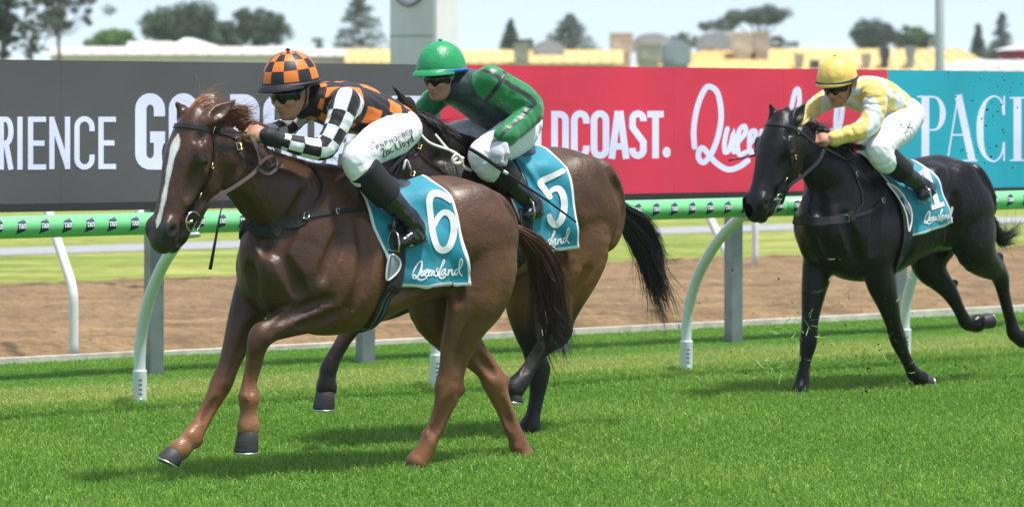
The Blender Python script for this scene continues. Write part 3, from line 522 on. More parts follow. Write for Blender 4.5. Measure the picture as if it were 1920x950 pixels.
def tree(px, top, hw, bot, D, kind, col, label, seed, n=70, name='tree'):
    """px centre, top and crown-bottom rows, half width in photo pixels"""
    rg = np.random.default_rng(seed); k = D / FPX; o = at_depth(px, top, D); zt, zb, w = o.z, at_depth(px, bot, D).z, hw * k; t = empty(name, (o.x, D, 0), 0, label, 'tree', 'trees beyond the sheds'); zc, hz = (zt + zb) / 2, (zt - zb) / 2
    tr = MB(); r0 = max(.12, w * .06); tr.tube(spline([(0, 0, -.2), (w * .04, 0, zb * .5), (-w * .03, 0, zb + hz * .5), (w * .02, 0, zt - hz * .25)], 4), np.linspace(r0 * 1.2, r0 * .3, 13), 8); cl = []
    if kind in ('norfolk', 'pine'):
        L = 11 if kind == 'norfolk' else 14
        for i in range(L):
            u = i / (L - 1); z = zb + (zt - zb) * u; rad = w * (1 - u) ** (.75 if kind == 'norfolk' else .9) + .12
            for j in range(6):
                a = rg.uniform(0, 6.28); e = np.array([math.cos(a) * rad, math.sin(a) * rad, z + rad * (.12 if kind == 'norfolk' else -.1)]); tr.tube([(0, 0, z), tuple(e)], [.06, .02], 4)
                for q in np.linspace(.3, 1, 5): cl.append((e * [q, q, 1] + [0, 0, rg.normal(0, .08)], .16 * w * (1.1 - .5 * q) + .12, 26))
    else:
        for i in range(n):
            v = rg.normal(0, 1, 3); v /= np.linalg.norm(v); rr = rg.uniform(.12, 1) ** .6; c_ = v * rr
            if kind == 'flat': c_ = np.array([c_[0], c_[1], abs(c_[2]) * .55 + .35])
            if kind == 'gum': c_ = c_ * [1, 1, 1] if rg.random() < .7 else c_ * 1.15
            c_ = c_ * [w, w * .8, hz] * (1 + .18 * math.sin(3 * math.atan2(v[2], v[0]) + seed)) + [0, 0, zc]; cl.append((c_, w * (.17 if kind == 'gum' else .28) * rg.uniform(.6, 1.3), 170 if kind != 'gum' else 120))
            if i % (3 if kind == 'gum' else 6) == 0: tr.tube(spline([(0, 0, zb + (c_[2] - zb) * .25), tuple(c_ * [.5, .5, .6] + [0, 0, .35 * c_[2] * 0 + zb * .3]), tuple(c_)], 3), np.linspace(r0 * .5, r0 * .1, 7), 5)
    tr.build('trunk', M_bark, t); V = []; C = []
    for c_, r, m in cl:
        P = rg.normal(0, 1, (m, 3)); P /= np.linalg.norm(P, axis=1, keepdims=True); P = c_ + P * r * rg.uniform(.3, 1, (m, 1)) * [1, 1, .75]; s = rg.uniform(.5, 1.1, (m, 1)) * (.045 * w + .05) * (.6 if kind in ('gum', 'norfolk') else .8); a = rg.normal(0, 1, (m, 3)); a /= np.linalg.norm(a, axis=1, keepdims=True); b = np.cross(a, rg.normal(0, 1, (m, 3))); b /= np.linalg.norm(b, axis=1, keepdims=True); V.append(np.stack([P - a * s, P - b * s * .6, P + a * s, P + b * s * .6], 1).reshape(-1, 3)); C.append(np.repeat(np.array(col) * rg.uniform(.65, 1.4, (m, 1)) * rg.uniform(.75, 1.2), 4, 0))
    V = np.vstack(V); me = mesh('crown', V, np.arange(len(V)).reshape(-1, 4), leaf_mat((.06, .11, .04)), False); vattr(me, 'tone', np.vstack(C)); link('crown', me, t)
G1, G2, G3, G4 = (.12, .175, .10), (.13, .2, .08), (.14, .19, .14), (.18, .225, .185)  # paler, greyer greens: some distance haze is put into the leaf colours
for a in ((4, -60, 38, 118, 150, 'round', (.07, .11, .065), 'dark dense tree cut by the left edge', 1, 90), (110, -40, 78, 70, 170, 'gum', (.12, .16, .11), 'tall sparse gum tree near the left edge', 2, 60), (60, 18, 34, 110, 160, 'gum', (.11, .15, .09), 'thin grey green tree beside the dark left tree', 3, 45), (214, 60, 50, 105, 230, 'round', (.14, .26, .06), 'bright green bush under the sparse gum tree', 4, 70),
          (345, 5, 76, 98, 260, 'round', G1, 'large rounded tree left of the checked cap', 5, 120), (425, 36, 40, 98, 265, 'round', G1, 'smaller tree joining two large left trees', 6, 60), (490, 15, 52, 98, 255, 'round', G1, 'square topped dense tree above the checked cap', 7, 90), (676, -12, 50, 96, 240, 'norfolk', G4, 'tall airy pine left of the concrete pylon', 8, 0), (598, 68, 14, 98, 300, 'round', G4, 'small pale far tree left of the airy pine', 18, 26),
          (958, 42, 20, 95, 260, 'pine', G1, 'small dark conifer right of the pylon', 9, 0), (985, 70, 24, 98, 270, 'round', G3, 'low bush beside the small dark conifer', 19, 30), (1068, 34, 56, 100, 280, 'norfolk', G4, 'hazy spreading pine above the rounded unit', 10, 0), (1425, 16, 62, 78, 300, 'flat', G3, 'flat topped tree above the pair of box units', 11, 70), (1350, 40, 40, 78, 310, 'flat', G4, 'low flat tree left of the flat topped tree', 12, 40), (1282, 62, 28, 98, 320, 'round', G4, 'hazy tree behind the rounded units', 20, 36), (1460, 66, 36, 98, 300, 'gum', G3, 'thin scrubby tree right of the pair of units', 13, 30),
          (1636, 40, 46, 96, 280, 'round', G3, 'dense grey green tree behind the yellow roof', 14, 80), (1712, 54, 44, 94, 285, 'round', (.13, .21, .07), 'brighter green tree left of the lamp pole', 15, 60), (1834, 50, 14, 104, 260, 'pine', G3, 'narrow dark conifer right of the lamp pole', 16, 0), (1879, 32, 28, 116, 240, 'norfolk', G4, 'airy conifer near the right edge', 17, 0), (1885, 84, 46, 118, 250, 'round', G3, 'low bushy tree at the foot of the airy conifer', 21, 40)):
    tree(*a)
# ------------------------------------------------------------------ horses
def unit(v): v = np.asarray(v, float); return v / (np.linalg.norm(v) + 1e-9)
def lerp(a, b, t): return np.asarray(a) * (1 - t) + np.asarray(b) * t
def sstep(a, b, x): t = np.clip((x - a) / (b - a), 0, 1); return t * t * (3 - 2 * t)
class Head:
    """axes of a horse's head: a from poll to lips, d out of the forehead, l to its left"""
    def __init__(s, poll, lips, yaw, roll=0.):
        s.o = np.array(poll, float); v = np.array(lips, float) - s.o; s.L = np.linalg.norm(v); s.a = v / s.L
        f = np.array([math.cos(R(yaw)), math.sin(R(yaw)), .2]); d = unit(f - s.a * f.dot(s.a)); l = np.cross(d, s.a) * -1
        c, q = math.cos(R(roll)), math.sin(R(roll)); s.d = d * c + l * q; s.l = unit(np.cross(s.a, s.d)); s.k = s.L / .66; s.ek = 1.
        if s.l[1] < 0: s.l = -s.l
        s.ax = np.array([s.a, s.d, s.l])
    def p(s, a, d, l=0.): return s.o + s.k * (s.a * a + s.d * d + s.l * l)
    def inv(s, P): return (np.asarray(P) - s.o) @ s.ax.T / s.k
def sculpt_head(g, h, ears):
    k = h.k; sd = h.l
    keys = [(-.02, -.055, .066, .07), (.06, -.055, .10, .085), (.16, -.066, .126, .098), (.24, -.080, .122, .108), (.33, -.088, .098, .105), (.43, -.086, .08, .092), (.52, -.082, .074, .082), (.585, -.082, .074, .076), (.64, -.09, .056, .056)]
    g.chain([(*h.p(a, d), w * k, hh * k) for a, d, w, hh in keys], .02, sd, 3)
    for q in (1, -1):
        g.ell(h.p(.20, -.18, .067 * q), np.array([.14, .125, .038]) * k, .02, h.ax)                    # cheek
        g.ell(h.p(.12, -.16, .07 * q), np.array([.075, .11, .03]) * k, .03, h.ax)
        g.seg(h.p(.25, -.10, .116 * q), h.p(.43, -.092, .08 * q), .012 * k, .009 * k, .03, sd)             # facial crest
        g.ell(h.p(.155, -.03, .118 * q), np.array([.05, .026, .022]) * k, .028, h.ax)                    # brow
        g.ell(h.p(.20, -.062, .12 * q), np.array([.044, .036, .02]) * k, .018, h.ax)                     # lids
        g.ell(h.p(.575, -.05, .062 * q), np.array([.058, .05, .026]) * k, .022, h.ax)                    # nostril rim
        g.ell(h.p(.32, -.04, .108 * q), np.array([.06, .022, .010]) * k, .04, h.ax, '-')                # hollow under the eye
        g.ell(h.p(.10, -.02, .108 * q), np.array([.034, .024, .022]) * k, .025, h.ax, '-')
        g.seg(h.p(.28, -.262, .045 * q), h.p(.42, -.20, .034 * q), .04 * k, .032 * k, .04, sd)             # jaw bar
        g.seg(h.p(.42, -.20, .034 * q), h.p(.57, -.17, .03 * q), .032 * k, .032 * k, .04, sd)
    g.ell(h.p(.575, -.178, 0), np.array([.055, .04, .048]) * k, .02, h.ax)                               # chin
    g.ell(h.p(.635, -.158, 0), np.array([.036, .026, .048]) * k, .012, h.ax)                             # lower lip
    g.ell(h.p(.635, -.08, 0), np.array([.036, .052, .06]) * k, .03, h.ax)
    for q in (1, -1):
        A = np.array([unit(h.a * .8 + h.d * .45), unit(h.d * .8 - h.a * .45), h.l])
        g.ell(h.p(.585, -.05, .092 * q), np.array([.030, .022, .020]) * k, .008, A, '-')
        g.seg(h.p(.49, -.145, .085 * q), h.p(.68, -.128, .03 * q), .008 * k, .007 * k, .006, sd, '-')       # mouth line
        g.ell(h.p(.20, -.06, .141 * q), np.array([.027, .019, .017]) * k, .006, h.ax, '-')                 # eye opening
        k = h.k
        if ears[q] is not None:
            b = h.p(-.005, -.055, .078 * q); tip = np.array(ears[q], float); e = unit(tip - b); fw = unit(h.d * .55 + h.l * q * .8); fw = unit(fw - e * fw.dot(e)); sx = np.cross(e, fw); Le = np.linalg.norm(tip - b); k = h.k * h.ek
            g.chain([(*(b - e * .02), .036 * k, .034 * k), (*(b + e * Le * .25), .044 * k, .032 * k), (*(b + e * Le * .55 - fw * .006), .038 * k, .024 * k), (*(b + e * Le * .84), .018 * k, .012 * k), (*(tip + e * .015), .004, .004)], .02, sx, 3)
            g.chain([(*(b + e * Le * .2 + fw * .03), .016 * k, .014 * k), (*(b + e * Le * .5 + fw * .024), .026 * k, .018 * k), (*(b + e * Le * .85 + fw * .014), .009 * k, .007 * k)], .008, sx, 3, '-')
def cheek_lines(g, h):
    k = h.k
    for q in (1, -1):
        for pts, r, dep in (([(.0, -.19, .1), (.03, -.245, .1), (.10, -.295, .1), (.20, -.32, .09), (.31, -.29, .07)], .022, .75), ([(.27, -.05, .1), (.33, -.06, .09), (.40, -.07, .085)], .016, .85), ([(.34, -.155, .09), (.40, -.135, .085), (.48, -.12, .08)], .012, .6), ([(.53, -.10, .08), (.56, -.115, .08), (.60, -.11, .075)], .010, .6)):
            Q = g.project(spline([h.p(a, d, l * q) for a, d, l in pts], 4), r * k * dep, 8)
            for i in range(len(Q) - 1):
                if np.linalg.norm(Q[i + 1] - Q[i]) < .05: g.seg(Q[i], Q[i + 1], r * k, r * k, .02, (0, 1, 0), '-')
        Q = g.project(spline([h.p(a, d, l * q) for a, d, l in ((.235, -.09, .12), (.30, -.115, .11), (.38, -.115, .095), (.43, -.11, .085))], 4), -.003, 8)
        for i in range(len(Q) - 1): g.seg(Q[i], Q[i + 1], .009 * k, .009 * k, .018)
        for pts in ([(.175, -.085, .125), (.185, -.062, .13), (.20, -.044, .132), (.22, -.05, .13), (.235, -.066, .125)], [(.175, -.085, .125), (.195, -.083, .13), (.215, -.08, .13), (.235, -.07, .125)]):
            Q = spline([h.p(a, d, l * q) for a, d, l in pts], 3)
            for i in range(len(Q) - 1): g.seg(Q[i], Q[i + 1], .0075 * k, .0075 * k, .01)
def hoof_mesh(top, sole, toe, k, mats):
    """top / sole: centres of coronet and sole, toe: direction; returns hoof mesh and shoe mesh"""
    top = np.array(top, float); sole = np.array(sole, float); u = unit(top - sole); t = unit(np.array(toe) - u * np.dot(toe, u)); s = np.cross(u, t); n = 20
    H = np.linalg.norm(top - sole); v = []; rows = [(1.0, .047, .044, 0), (.93, .051, .048, .002), (.5, .056, .053, .006), (.08, .061, .057, .011), (0, .060, .056, .012), (.04, .035, .034, .006)]
    for hh, rt, rs, sh in rows:
        for i in range(n):
            w = 2 * math.pi * i / n; c = math.cos(w); rr = rt * (1 if c > 0 else .82)
            v.append(sole + u * H * (hh + (.16 * max(-c, 0) * (hh == 1) * -1)) + t * (k * (rr * c + sh)) + s * (k * rs * math.sin(w)))
    f = [(i * n + j, (i + 1) * n + j, (i + 1) * n + (j + 1) % n, i * n + (j + 1) % n) for i in range(len(rows) - 1) for j in range(n)] + [tuple(range(n)), tuple((len(rows) - 1) * n + j for j in range(n - 1, -1, -1))]
    hm = mesh('hoof', v, f, mats[0])
    pts = [sole - u * .004 + t * (k * (.056 * (1 if math.cos(w) > 0 else .85) * math.cos(w) + .012)) + s * (k * .052 * math.sin(w)) for w in np.linspace(-2.55, 2.55, 21)]
    m = MB().tube(pts, .007 * k, 6, flat=.7, up=u)
    m.tube([pts[10] - u * .002, pts[10] + u * .022 - t * .004], [.009 * k, .003], 5)
    return hm, mesh('horseshoe', m.v, m.f, mats[1])
def strands(name, roots, paths, r0, mats, parent, seg=10, jitter=.02, n_sides=3, curl=.0, seed=1, tones=None):
    """hair: each strand follows a blend of guide paths (rows of points)"""
    rg = np.random.default_rng(seed); V = []; F = []; C = []; base = 0
    G = [spline(p, 5) for p in paths]; t0 = np.linspace(0, 1, seg + 1)
    G = [np.stack([np.interp(t0, np.linspace(0, 1, len(p)), p[:, j]) for j in range(3)], 1) for p in G]
    for (gi, spread, ln, cnt) in roots:
        for _ in range(cnt):
            a = rg.uniform(0, 1); i = int(gi); j = min(i + 1, len(G) - 1); l = ln * rg.uniform(.55, 1.05); P = G[i] * (1 - a) + G[j] * a
            P = np.stack([np.interp(t0 * min(l, 1), t0, P[:, q]) for q in range(3)], 1)
            ci = rg.integers(0, 14); cg = np.random.default_rng(seed * 977 + int(gi) * 31 + int(ci)); co = cg.normal(0, 1, 3) * spread; co2 = cg.normal(0, 1, 3) * jitter; ca = cg.uniform(0, 1); a = .65 * ca + .35 * a; P = G[i] * (1 - a) + G[j] * a; l = ln * cg.uniform(.6, 1.05) * rg.uniform(.8, 1); P = np.stack([np.interp(t0 * min(l, 1), t0, P[:, q]) for q in range(3)], 1)
            o = co * .8 + rg.normal(0, 1, 3) * spread * .45 * (1 - .5 * t0[:, None]); o2 = co2 + rg.normal(0, 1, 3) * jitter * .3; ph = cg.uniform(0, 6.28, 3) + rg.normal(0, .5, 3)
            P = P + o * (.35 + .65 * np.sin(t0 * 2.2)[:, None]) + o2 * (t0 ** 2)[:, None] + curl * np.sin(t0[:, None] * 9 + ph) * t0[:, None] + rg.normal(0, 1, (1, 3)) * jitter * 2.2 * (t0 ** 5)[:, None] * (rg.random() < .25)
            rr = r0 * rg.uniform(.6, 1.3) * np.clip(1.15 - t0, .15, 1); tan = np.gradient(P, axis=0); tan /= np.linalg.norm(tan, axis=1, keepdims=True) + 1e-9
            up = np.array([.3, .8, .5]); A = np.cross(tan, up); A /= np.linalg.norm(A, axis=1, keepdims=True) + 1e-9; B = np.cross(tan, A)
            ring = np.stack([P + rr[:, None] * (A * math.cos(w) + B * math.sin(w)) for w in (0, 2.09, 4.19)], 1).reshape(-1, 3)
            V.append(ring); q = np.arange(seg)[:, None] * 3
            for kx in range(3): F.append(np.concatenate([q + kx, q + (kx + 1) % 3, q + 3 + (kx + 1) % 3, q + 3 + kx], 1) + base)
            base += len(ring)
            if tones is not None:
                c0, c1 = tones; m = rg.uniform(.6, 1.35); C.append(np.repeat(((c0 * (1 - t0[:, None] ** .6) + c1 * t0[:, None] ** .6) * m), 3, 0))
    me = mesh(name, np.vstack(V), np.vstack(F), mats)
    if tones is not None: vattr(me, 'tone', np.vstack(C))
    return link(name, me, parent)
M_hoof = mat('hoof_horn', (.035, .033, .032), .55, noise=(40, .35, (.3, .3, 3)), bump=(60, .3, .004, (.2, .2, 4)))
M_shoe = mat('horseshoe_aluminium', (.6, .62, .64), .35, metal=1)
M_eye = mat('horse_eye', (.012, .007, .004), .08, spec=.8)
def coat_mat(name, rough, spec, coat):
    m = mat(name, (.1, .05, .03), rough, spec, coat=coat, attr='coat', noise=(6.5, .26)); t = m.node_tree; b = t.nodes['Principled BSDF']; b.inputs['Coat Roughness'].default_value = .3; b.inputs['Sheen Weight'].default_value = .06; b.inputs['Sheen Roughness'].default_value = .4; b.inputs['Sheen Tint'].default_value = (.8, .6, .5, 1)
    tc = t.nodes.new('ShaderNodeTexCoord'); prev = None
    def nz(scale, det, st=(1, 1, 1)):
        mp = t.nodes.new('ShaderNodeMapping'); mp.inputs['Scale'].default_value = st; t.links.new(tc.outputs['Object'], mp.inputs[0]); n = t.nodes.new('ShaderNodeTexNoise'); n.inputs['Scale'].default_value = scale; n.inputs['Detail'].default_value = det; n.inputs['Distortion'].default_value = .6; t.links.new(mp.outputs[0], n.inputs['Vector']); return n
    for sc, det, st, dist, stg in ((7, 3, (1, 1, .8), .03, .35), (24, 3, (1, 1, .7), .008, .35), (110, 3, (.4, 1, 1), .004, .5)):   # muscle swell, veins and creases, hair
        n = nz(sc, det, st); bp = t.nodes.new('ShaderNodeBump'); bp.inputs['Strength'].default_value = stg; bp.inputs['Distance'].default_value = dist; t.links.new(n.outputs[0], bp.inputs['Height'])
        if prev: t.links.new(prev.outputs[0], bp.inputs['Normal'])
        prev = bp
    t.links.new(prev.outputs[0], b.inputs['Normal']); n = nz(3.2, 4); mr = t.nodes.new('ShaderNodeMapRange'); mr.inputs[1].default_value = .35; mr.inputs[2].default_value = .68; mr.inputs[3].default_value = rough + .12; mr.inputs[4].default_value = rough - .12; t.links.new(n.outputs[0], mr.inputs[0]); t.links.new(mr.outputs[0], b.inputs['Roughness'])
    return m
HORSES = []
def make_horse(fr, sp, H=.0085):
    P = fr.P; T = np.array(sp['torso'], float); legs = sp['legs']
    hd = Head(P(*sp['poll']), P(*sp['lips']), sp['yaw'], sp.get('roll', 0)); ears = {1: P(*sp['ears'][0]) if sp['ears'][0] else None, -1: P(*sp['ears'][1]) if sp['ears'][1] else None}
    LK = [np.array(fr.K(l['rows'])) for l in legs]; NK = np.array(fr.K(sp['neck']))
    allp = np.vstack([T[:, [0, 3, 1]], T[:, [0, 3, 2]] * [1, -1, 1], hd.p(.7, -.2)[None], hd.p(0, .1)[None], hd.p(.3, .02)[None], NK[:, :3]] + [k[:, :3] for k in LK] + [e[None] for e in ears.values() if e is not None])
    g = SDF(allp.min(0) - [.12, .14, .1], allp.max(0) + [.12, .14, .08], H)
    g.loftx(T, .0)
    g.chain(NK, .09, (0, 1, 0), 4)
    for m in sp.get('muscles', []):
        c, r, ang, k = m[:4]; a = R(ang); yw = R(m[5]) if len(m) > 5 else 0; op = m[4] if len(m) > 4 else '+'
        for q in (1, -1):
            ax = np.array([[math.cos(a) * math.cos(yw), q * math.sin(yw), math.sin(a)], [-math.sin(yw) * q, math.cos(yw), 0], [-math.sin(a), 0, math.cos(a)]])
            ax[2] = np.cross(ax[0], ax[1]); g.ell((c[0], c[1] * q, c[2]), r, k, ax, op)
    for l, K in zip(legs, LK):
        g.chain(K, l.get('k', .05), (0, 1, 0), 4)
        if 'can' in l:                                                              # flexor tendon behind the cannon, joints with bony knobs
            i0, i1 = l['can']; kk = spline(K[i0:i1 + 1], 4); ax = np.gradient(kk[:, :3], axis=0); ax /= np.linalg.norm(ax, axis=1, keepdims=True); bk = np.cross(ax, (0, 1, 0)); bk *= l.get('back', 1); bk /= np.linalg.norm(bk, axis=1, keepdims=True)
            for i in range(len(kk) - 1): g.seg(kk[i, :3] + bk[i] * .034, kk[i + 1, :3] + bk[i + 1] * .034, (.013, .013), (.013, .013), .008)
            for q in (1, -1):
                g.ell(K[i0, :3] + [0, q * .034, 0], (.03, .02, .032), .02); g.ell(K[i1, :3] + bk[-1] * .028 + [0, q * .022, -.004], (.022, .018, .024), .015)
        for b in l.get('bumps', []): g.ell(P(*b[:3]), b[3], b[4] if len(b) > 4 else .025)
    for m in sp.get('one', []): g.ell(P(*m[0]), m[1], m[2], None, m[3] if len(m) > 3 else '+')
    hd.ek = sp.get('ear_k', 1.); sculpt_head(g, hd, ears); cheek_lines(g, hd)
    for pts, r, k in sp.get('cuts', []):                                       # grooves (k > 0) and raised veins / tendons (k < 0) along the surface
        if k > 0: r = r * 1.5; k = .034
        Q = g.project(spline([P(*q) for q in pts], 5), r * .45 if k > 0 else -r * .3, 10)
        for i in range(len(Q) - 1):
            e = min(i, len(Q) - 2 - i) / (len(Q) / 2); rr = r * (.75 + .25 * min(1, e * 2)); g.seg(Q[i], Q[i + 1], rr, rr, abs(k), (0, 1, 0), '-' if k > 0 else '+')
    V, F = g.surface(2)
    N = np.zeros((len(V), 3))
    root = empty('racehorse', (*fr.O, 0), fr.rz, sp['label'], 'horse', 'galloping racehorses')
    # coat colours: points, muzzle, markings and dapples
    c0, cleg, cmuz = [np.array(sp[q]) for q in ('coat', 'leg_col', 'muz_col')]
    C = np.repeat(c0[None], len(V), 0); z = V[:, 2]
    lf_ = 1 - sstep(sp['leg_z'][0], sp['leg_z'][1], z + .05 * np.sin(V[:, 0] * 9)); C = C * (1 - lf_[:, None]) + cleg * lf_[:, None]
    if 'low_col' in sp:
        w = (1 - sstep(*sp['low_z'], z + .04 * np.sin(V[:, 0] * 7 + V[:, 1] * 9))) * (1 - lf_) * sp.get('low_w', 1); C = C * (1 - w[:, None]) + np.array(sp['low_col']) * w[:, None]
    if 'fore_col' in sp:
        w = sstep(*sp['fore_x'], V[:, 0]) * (1 - lf_); C = C * (1 - w[:, None]) + np.array(sp['fore_col']) * w[:, None]
    if 'pastern_col' in sp:
        for l, K in list(zip(legs, LK))[:2]:
            dd = np.linalg.norm(V - K[-1, :3], axis=1); w = 1 - sstep(.07, .15, dd); C = C * (1 - w[:, None]) + np.array(sp['pastern_col']) * w[:, None]
    Q = hd.inv(V); w = sstep(.50, .60, Q[:, 0]) * (np.linalg.norm(V - hd.p(.6, -.08), axis=1) < .2); C = C * (1 - w[:, None]) + cmuz * w[:, None]
    ed = np.sqrt(((Q - [.20, -.06, 0]) / [.06, .05, 1])[:, 0] ** 2 + ((Q - [.20, -.06, 0]) / [.06, .05, 1])[:, 1] ** 2); w = (1 - sstep(.6, 1.2, ed)) * (np.abs(np.abs(Q[:, 2]) - .125) < .04) * .7; C = C * (1 - w[:, None]) + cmuz * w[:, None]
    nd = np.sqrt(((Q[:, 0] - .588) / .036) ** 2 + ((Q[:, 1] + .05) / .028) ** 2) + 50 * (np.abs(np.abs(Q[:, 2]) - .08) > .035); w = 1 - sstep(.45, .95, nd); C = C * (1 - w[:, None]) + np.array([.008, .006, .006]) * w[:, None]
    if sp.get('blaze'):
        wd = np.interp(Q[:, 0], [.1, .135, .19, .3, .45, .56, .60], [0, .026, .03, .017, .014, .014, .0]) * (1 + .15 * np.sin(Q[:, 0] * 47)); cen = np.interp(Q[:, 0], [.1, .3, .6], [.0, .006, .018])
        w = (1 - sstep(.75, 1.1, np.abs(Q[:, 2] - cen) / np.maximum(wd, 1e-4))) * (Q[:, 1] > -.055) * (Q[:, 0] > .1) * (Q[:, 0] < .60); C = C * (1 - w[:, None]) + np.array([.72, .70, .68]) * w[:, None]
    me = mesh('body', V, F, sp['mat']); vattr(me, 'coat', C); link('body', me, root)
    for q in (1, -1):
        b = MB(); b.lathe([(.001, -.028)] + [(.030 * math.sin(t), -.028 * math.cos(t)) for t in np.linspace(.2, 2.94, 9)] + [(.001, .028)], 14)
        e = b.build('eye', M_eye, root); e.location = hd.p(.205, -.064, .120 * q); e.scale = (hd.k,) * 3
    for l, K in zip(legs, LK):
        if l.get('hoof'):
            t_, s_, toe = l['hoof']; hm, shm = hoof_mesh(P(*t_), P(*s_), toe, l.get('hk', 1.0), (M_hoof, M_shoe)); ho = link('hoof', hm, root); link('horseshoe', shm, ho)
    r = dict(root=root, g=g, hd=hd, fr=fr, sp=sp, V=V); HORSES.append(r); return r
F1 = Frame(785, 874, .05)
M_coat1 = coat_mat('chestnut_coat', .42, .42, .05)
def fore(rows, **k): return dict(rows=rows, **k)
T_CANON = np.array([(-.60, 1.26, 1.09, .03, 0), (-.56, 1.36, 1.0, .12, -.05), (-.46, 1.46, .95, .19, -.1), (-.34, 1.525, .92, .235, -.12), (-.2, 1.555, .90, .25, -.12), (-.05, 1.545, .88, .25, -.14), (.12, 1.515, .83, .27, -.18),
          (.3, 1.51, .76, .28, -.2), (.46, 1.54, .725, .27, -.28), (.62, 1.58, .73, .245, -.38), (.78, 1.55, .78, .22, -.36), (.9, 1.46, .84, .18, -.25), (.98, 1.36, .94, .13, -.15), (1.02, 1.25, 1.04, .07, 0), (1.035, 1.2, 1.1, .03, 0)])
M_CANON = [((.72, .115, 1.25), (.34, .085, .13), 62, .10), ((.86, .135, 1.09), (.13, .07, .13), 0, .08), ((.56, .18, 1.02), (.17, .055, .14), 40, .06), ((.92, .075, .99), (.08, .06, .12), 0, .05),
        ((-.30, .13, 1.30), (.24, .105, .2), -20, .08), ((-.44, .12, 1.15), (.13, .10, .22), 8, .07), ((.01, .145, 1.42), (.10, .06, .06), -20, .08)]
def trunk(dx=0., dz=0., k=1.):
    T = T_CANON.copy(); T[:, 0] = T[:, 0] * k + dx; T[:, 1:3] = T[:, 1:3] * k + dz; T[:, 3] *= k
    return T, [((c[0] * k + dx, c[1] * k, c[2] * k + dz), np.array(r) * k, a, q) for c, r, a, q in M_CANON]
TORSO1, MUS1 = trunk()
H1 = dict(label='chestnut racehorse with white blaze and number 6 saddle cloth, leading nearest the camera', coat=(.088, .036, .015), leg_col=(.20, .082, .032), low_col=(.145, .058, .022), low_z=(.85, 1.4), fore_col=(.058, .024, .0115), fore_x=(.3, .8), muz_col=(.03, .022, .02), leg_z=(.4, .98), pastern_col=(.26, .12, .05), blaze=True, mat=M_coat1,
    torso=TORSO1, muscles=MUS1, poll=(354, 220, .04), lips=(281, 450, .11), yaw=18, roll=0, ears=[(437, 191, .10), (333, 196, -.03)],
    neck=[(404, 262, .04, .066, .10), (440, 300, .04, .078, .14), (490, 345, .04, .1, .19), (550, 385, .02, .13, .25), (610, 420, 0, .16, .30)],
    legs=[
      fore([(655, 530, .15, .1, .15), (625, 560, .16, .095, .135), (585, 582, .15, .08, .112), (540, 603, .14, .062, .08), (508, 618, .13, .05, .06), (490, 629, .13, .054, .064), (481, 652, .13, .042, .05), (476, 685, .125, .032, .040), (469, 718, .12, .029, .034), (467, 742, .12, .041, .05), (466, 765, .12, .036, .042), (466, 787, .12, .036, .042), (466, 804, .12, .044, .05)],
           hoof=((467, 806, .12), (467, 846, .12), (.8, 0, -.5)), hk=1.16, can=(5, 9), bumps=[(474, 748, .12, .03)]),
      fore([(500, 500, -.13, .1, .13), (478, 550, -.13, .085, .115), (458, 600, -.12, .07, .09), (443, 645, -.11, .056, .07), (428, 686, -.1, .046, .055), (415, 718, -.1, .05, .057), (402, 746, -.09, .038, .045), (385, 778, -.08, .031, .04), (370, 804, -.07, .034, .044), (360, 820, -.06, .04, .048), (346, 834, -.06, .034, .04), (333, 846, -.06, .042, .046)],
           hoof=((331, 845, -.06), (319, 869, -.06), (.9, .1, -.1)), hk=1.12, can=(5, 9), bumps=[(368, 828, -.06, .028)]),
      fore([(900, 430, .12, .13, .2), (908, 500, .14, .13, .2), (893, 560, .15, .115, .175), (874, 605, .14, .088, .125), (858, 650, .12, .064, .097), (847, 694, .11, .048, .074), (841, 726, .1, .052, .08), (835, 752, .1, .046, .06), (824, 784, .09, .037, .048), (809, 816, .08, .035, .045), (797, 843, .07, .042, .05), (788, 858, .06, .035, .04), (781, 868, .06, .042, .046)],
           hoof=((781, 866, .06), (776, 890, .06), (1, 0, 0)), k=.07, can=(6, 9), bumps=[(862, 730, .1, .03), (860, 700, .1, .022)]),
      fore([(860, 470, -.14, .13, .2), (815, 560, -.16, .12, .16), (840, 615, -.14, .09, .13), (880, 655, -.11, .066, .09), (912, 690, -.09, .048, .064), (927, 716, -.08, .05, .07), (936, 742, -.08, .042, .054), (948, 770, -.07, .034, .045), (962, 805, -.06, .034, .044), (973, 832, -.05, .04, .048), (980, 850, -.05, .034, .04), (982, 862, -.05, .042, .046)],
           hoof=((982, 860, -.05), (984, 880, -.05), (1, 0, -.3)), k=.07, can=(5, 9), bumps=[(946, 712, -.08, .028)])])
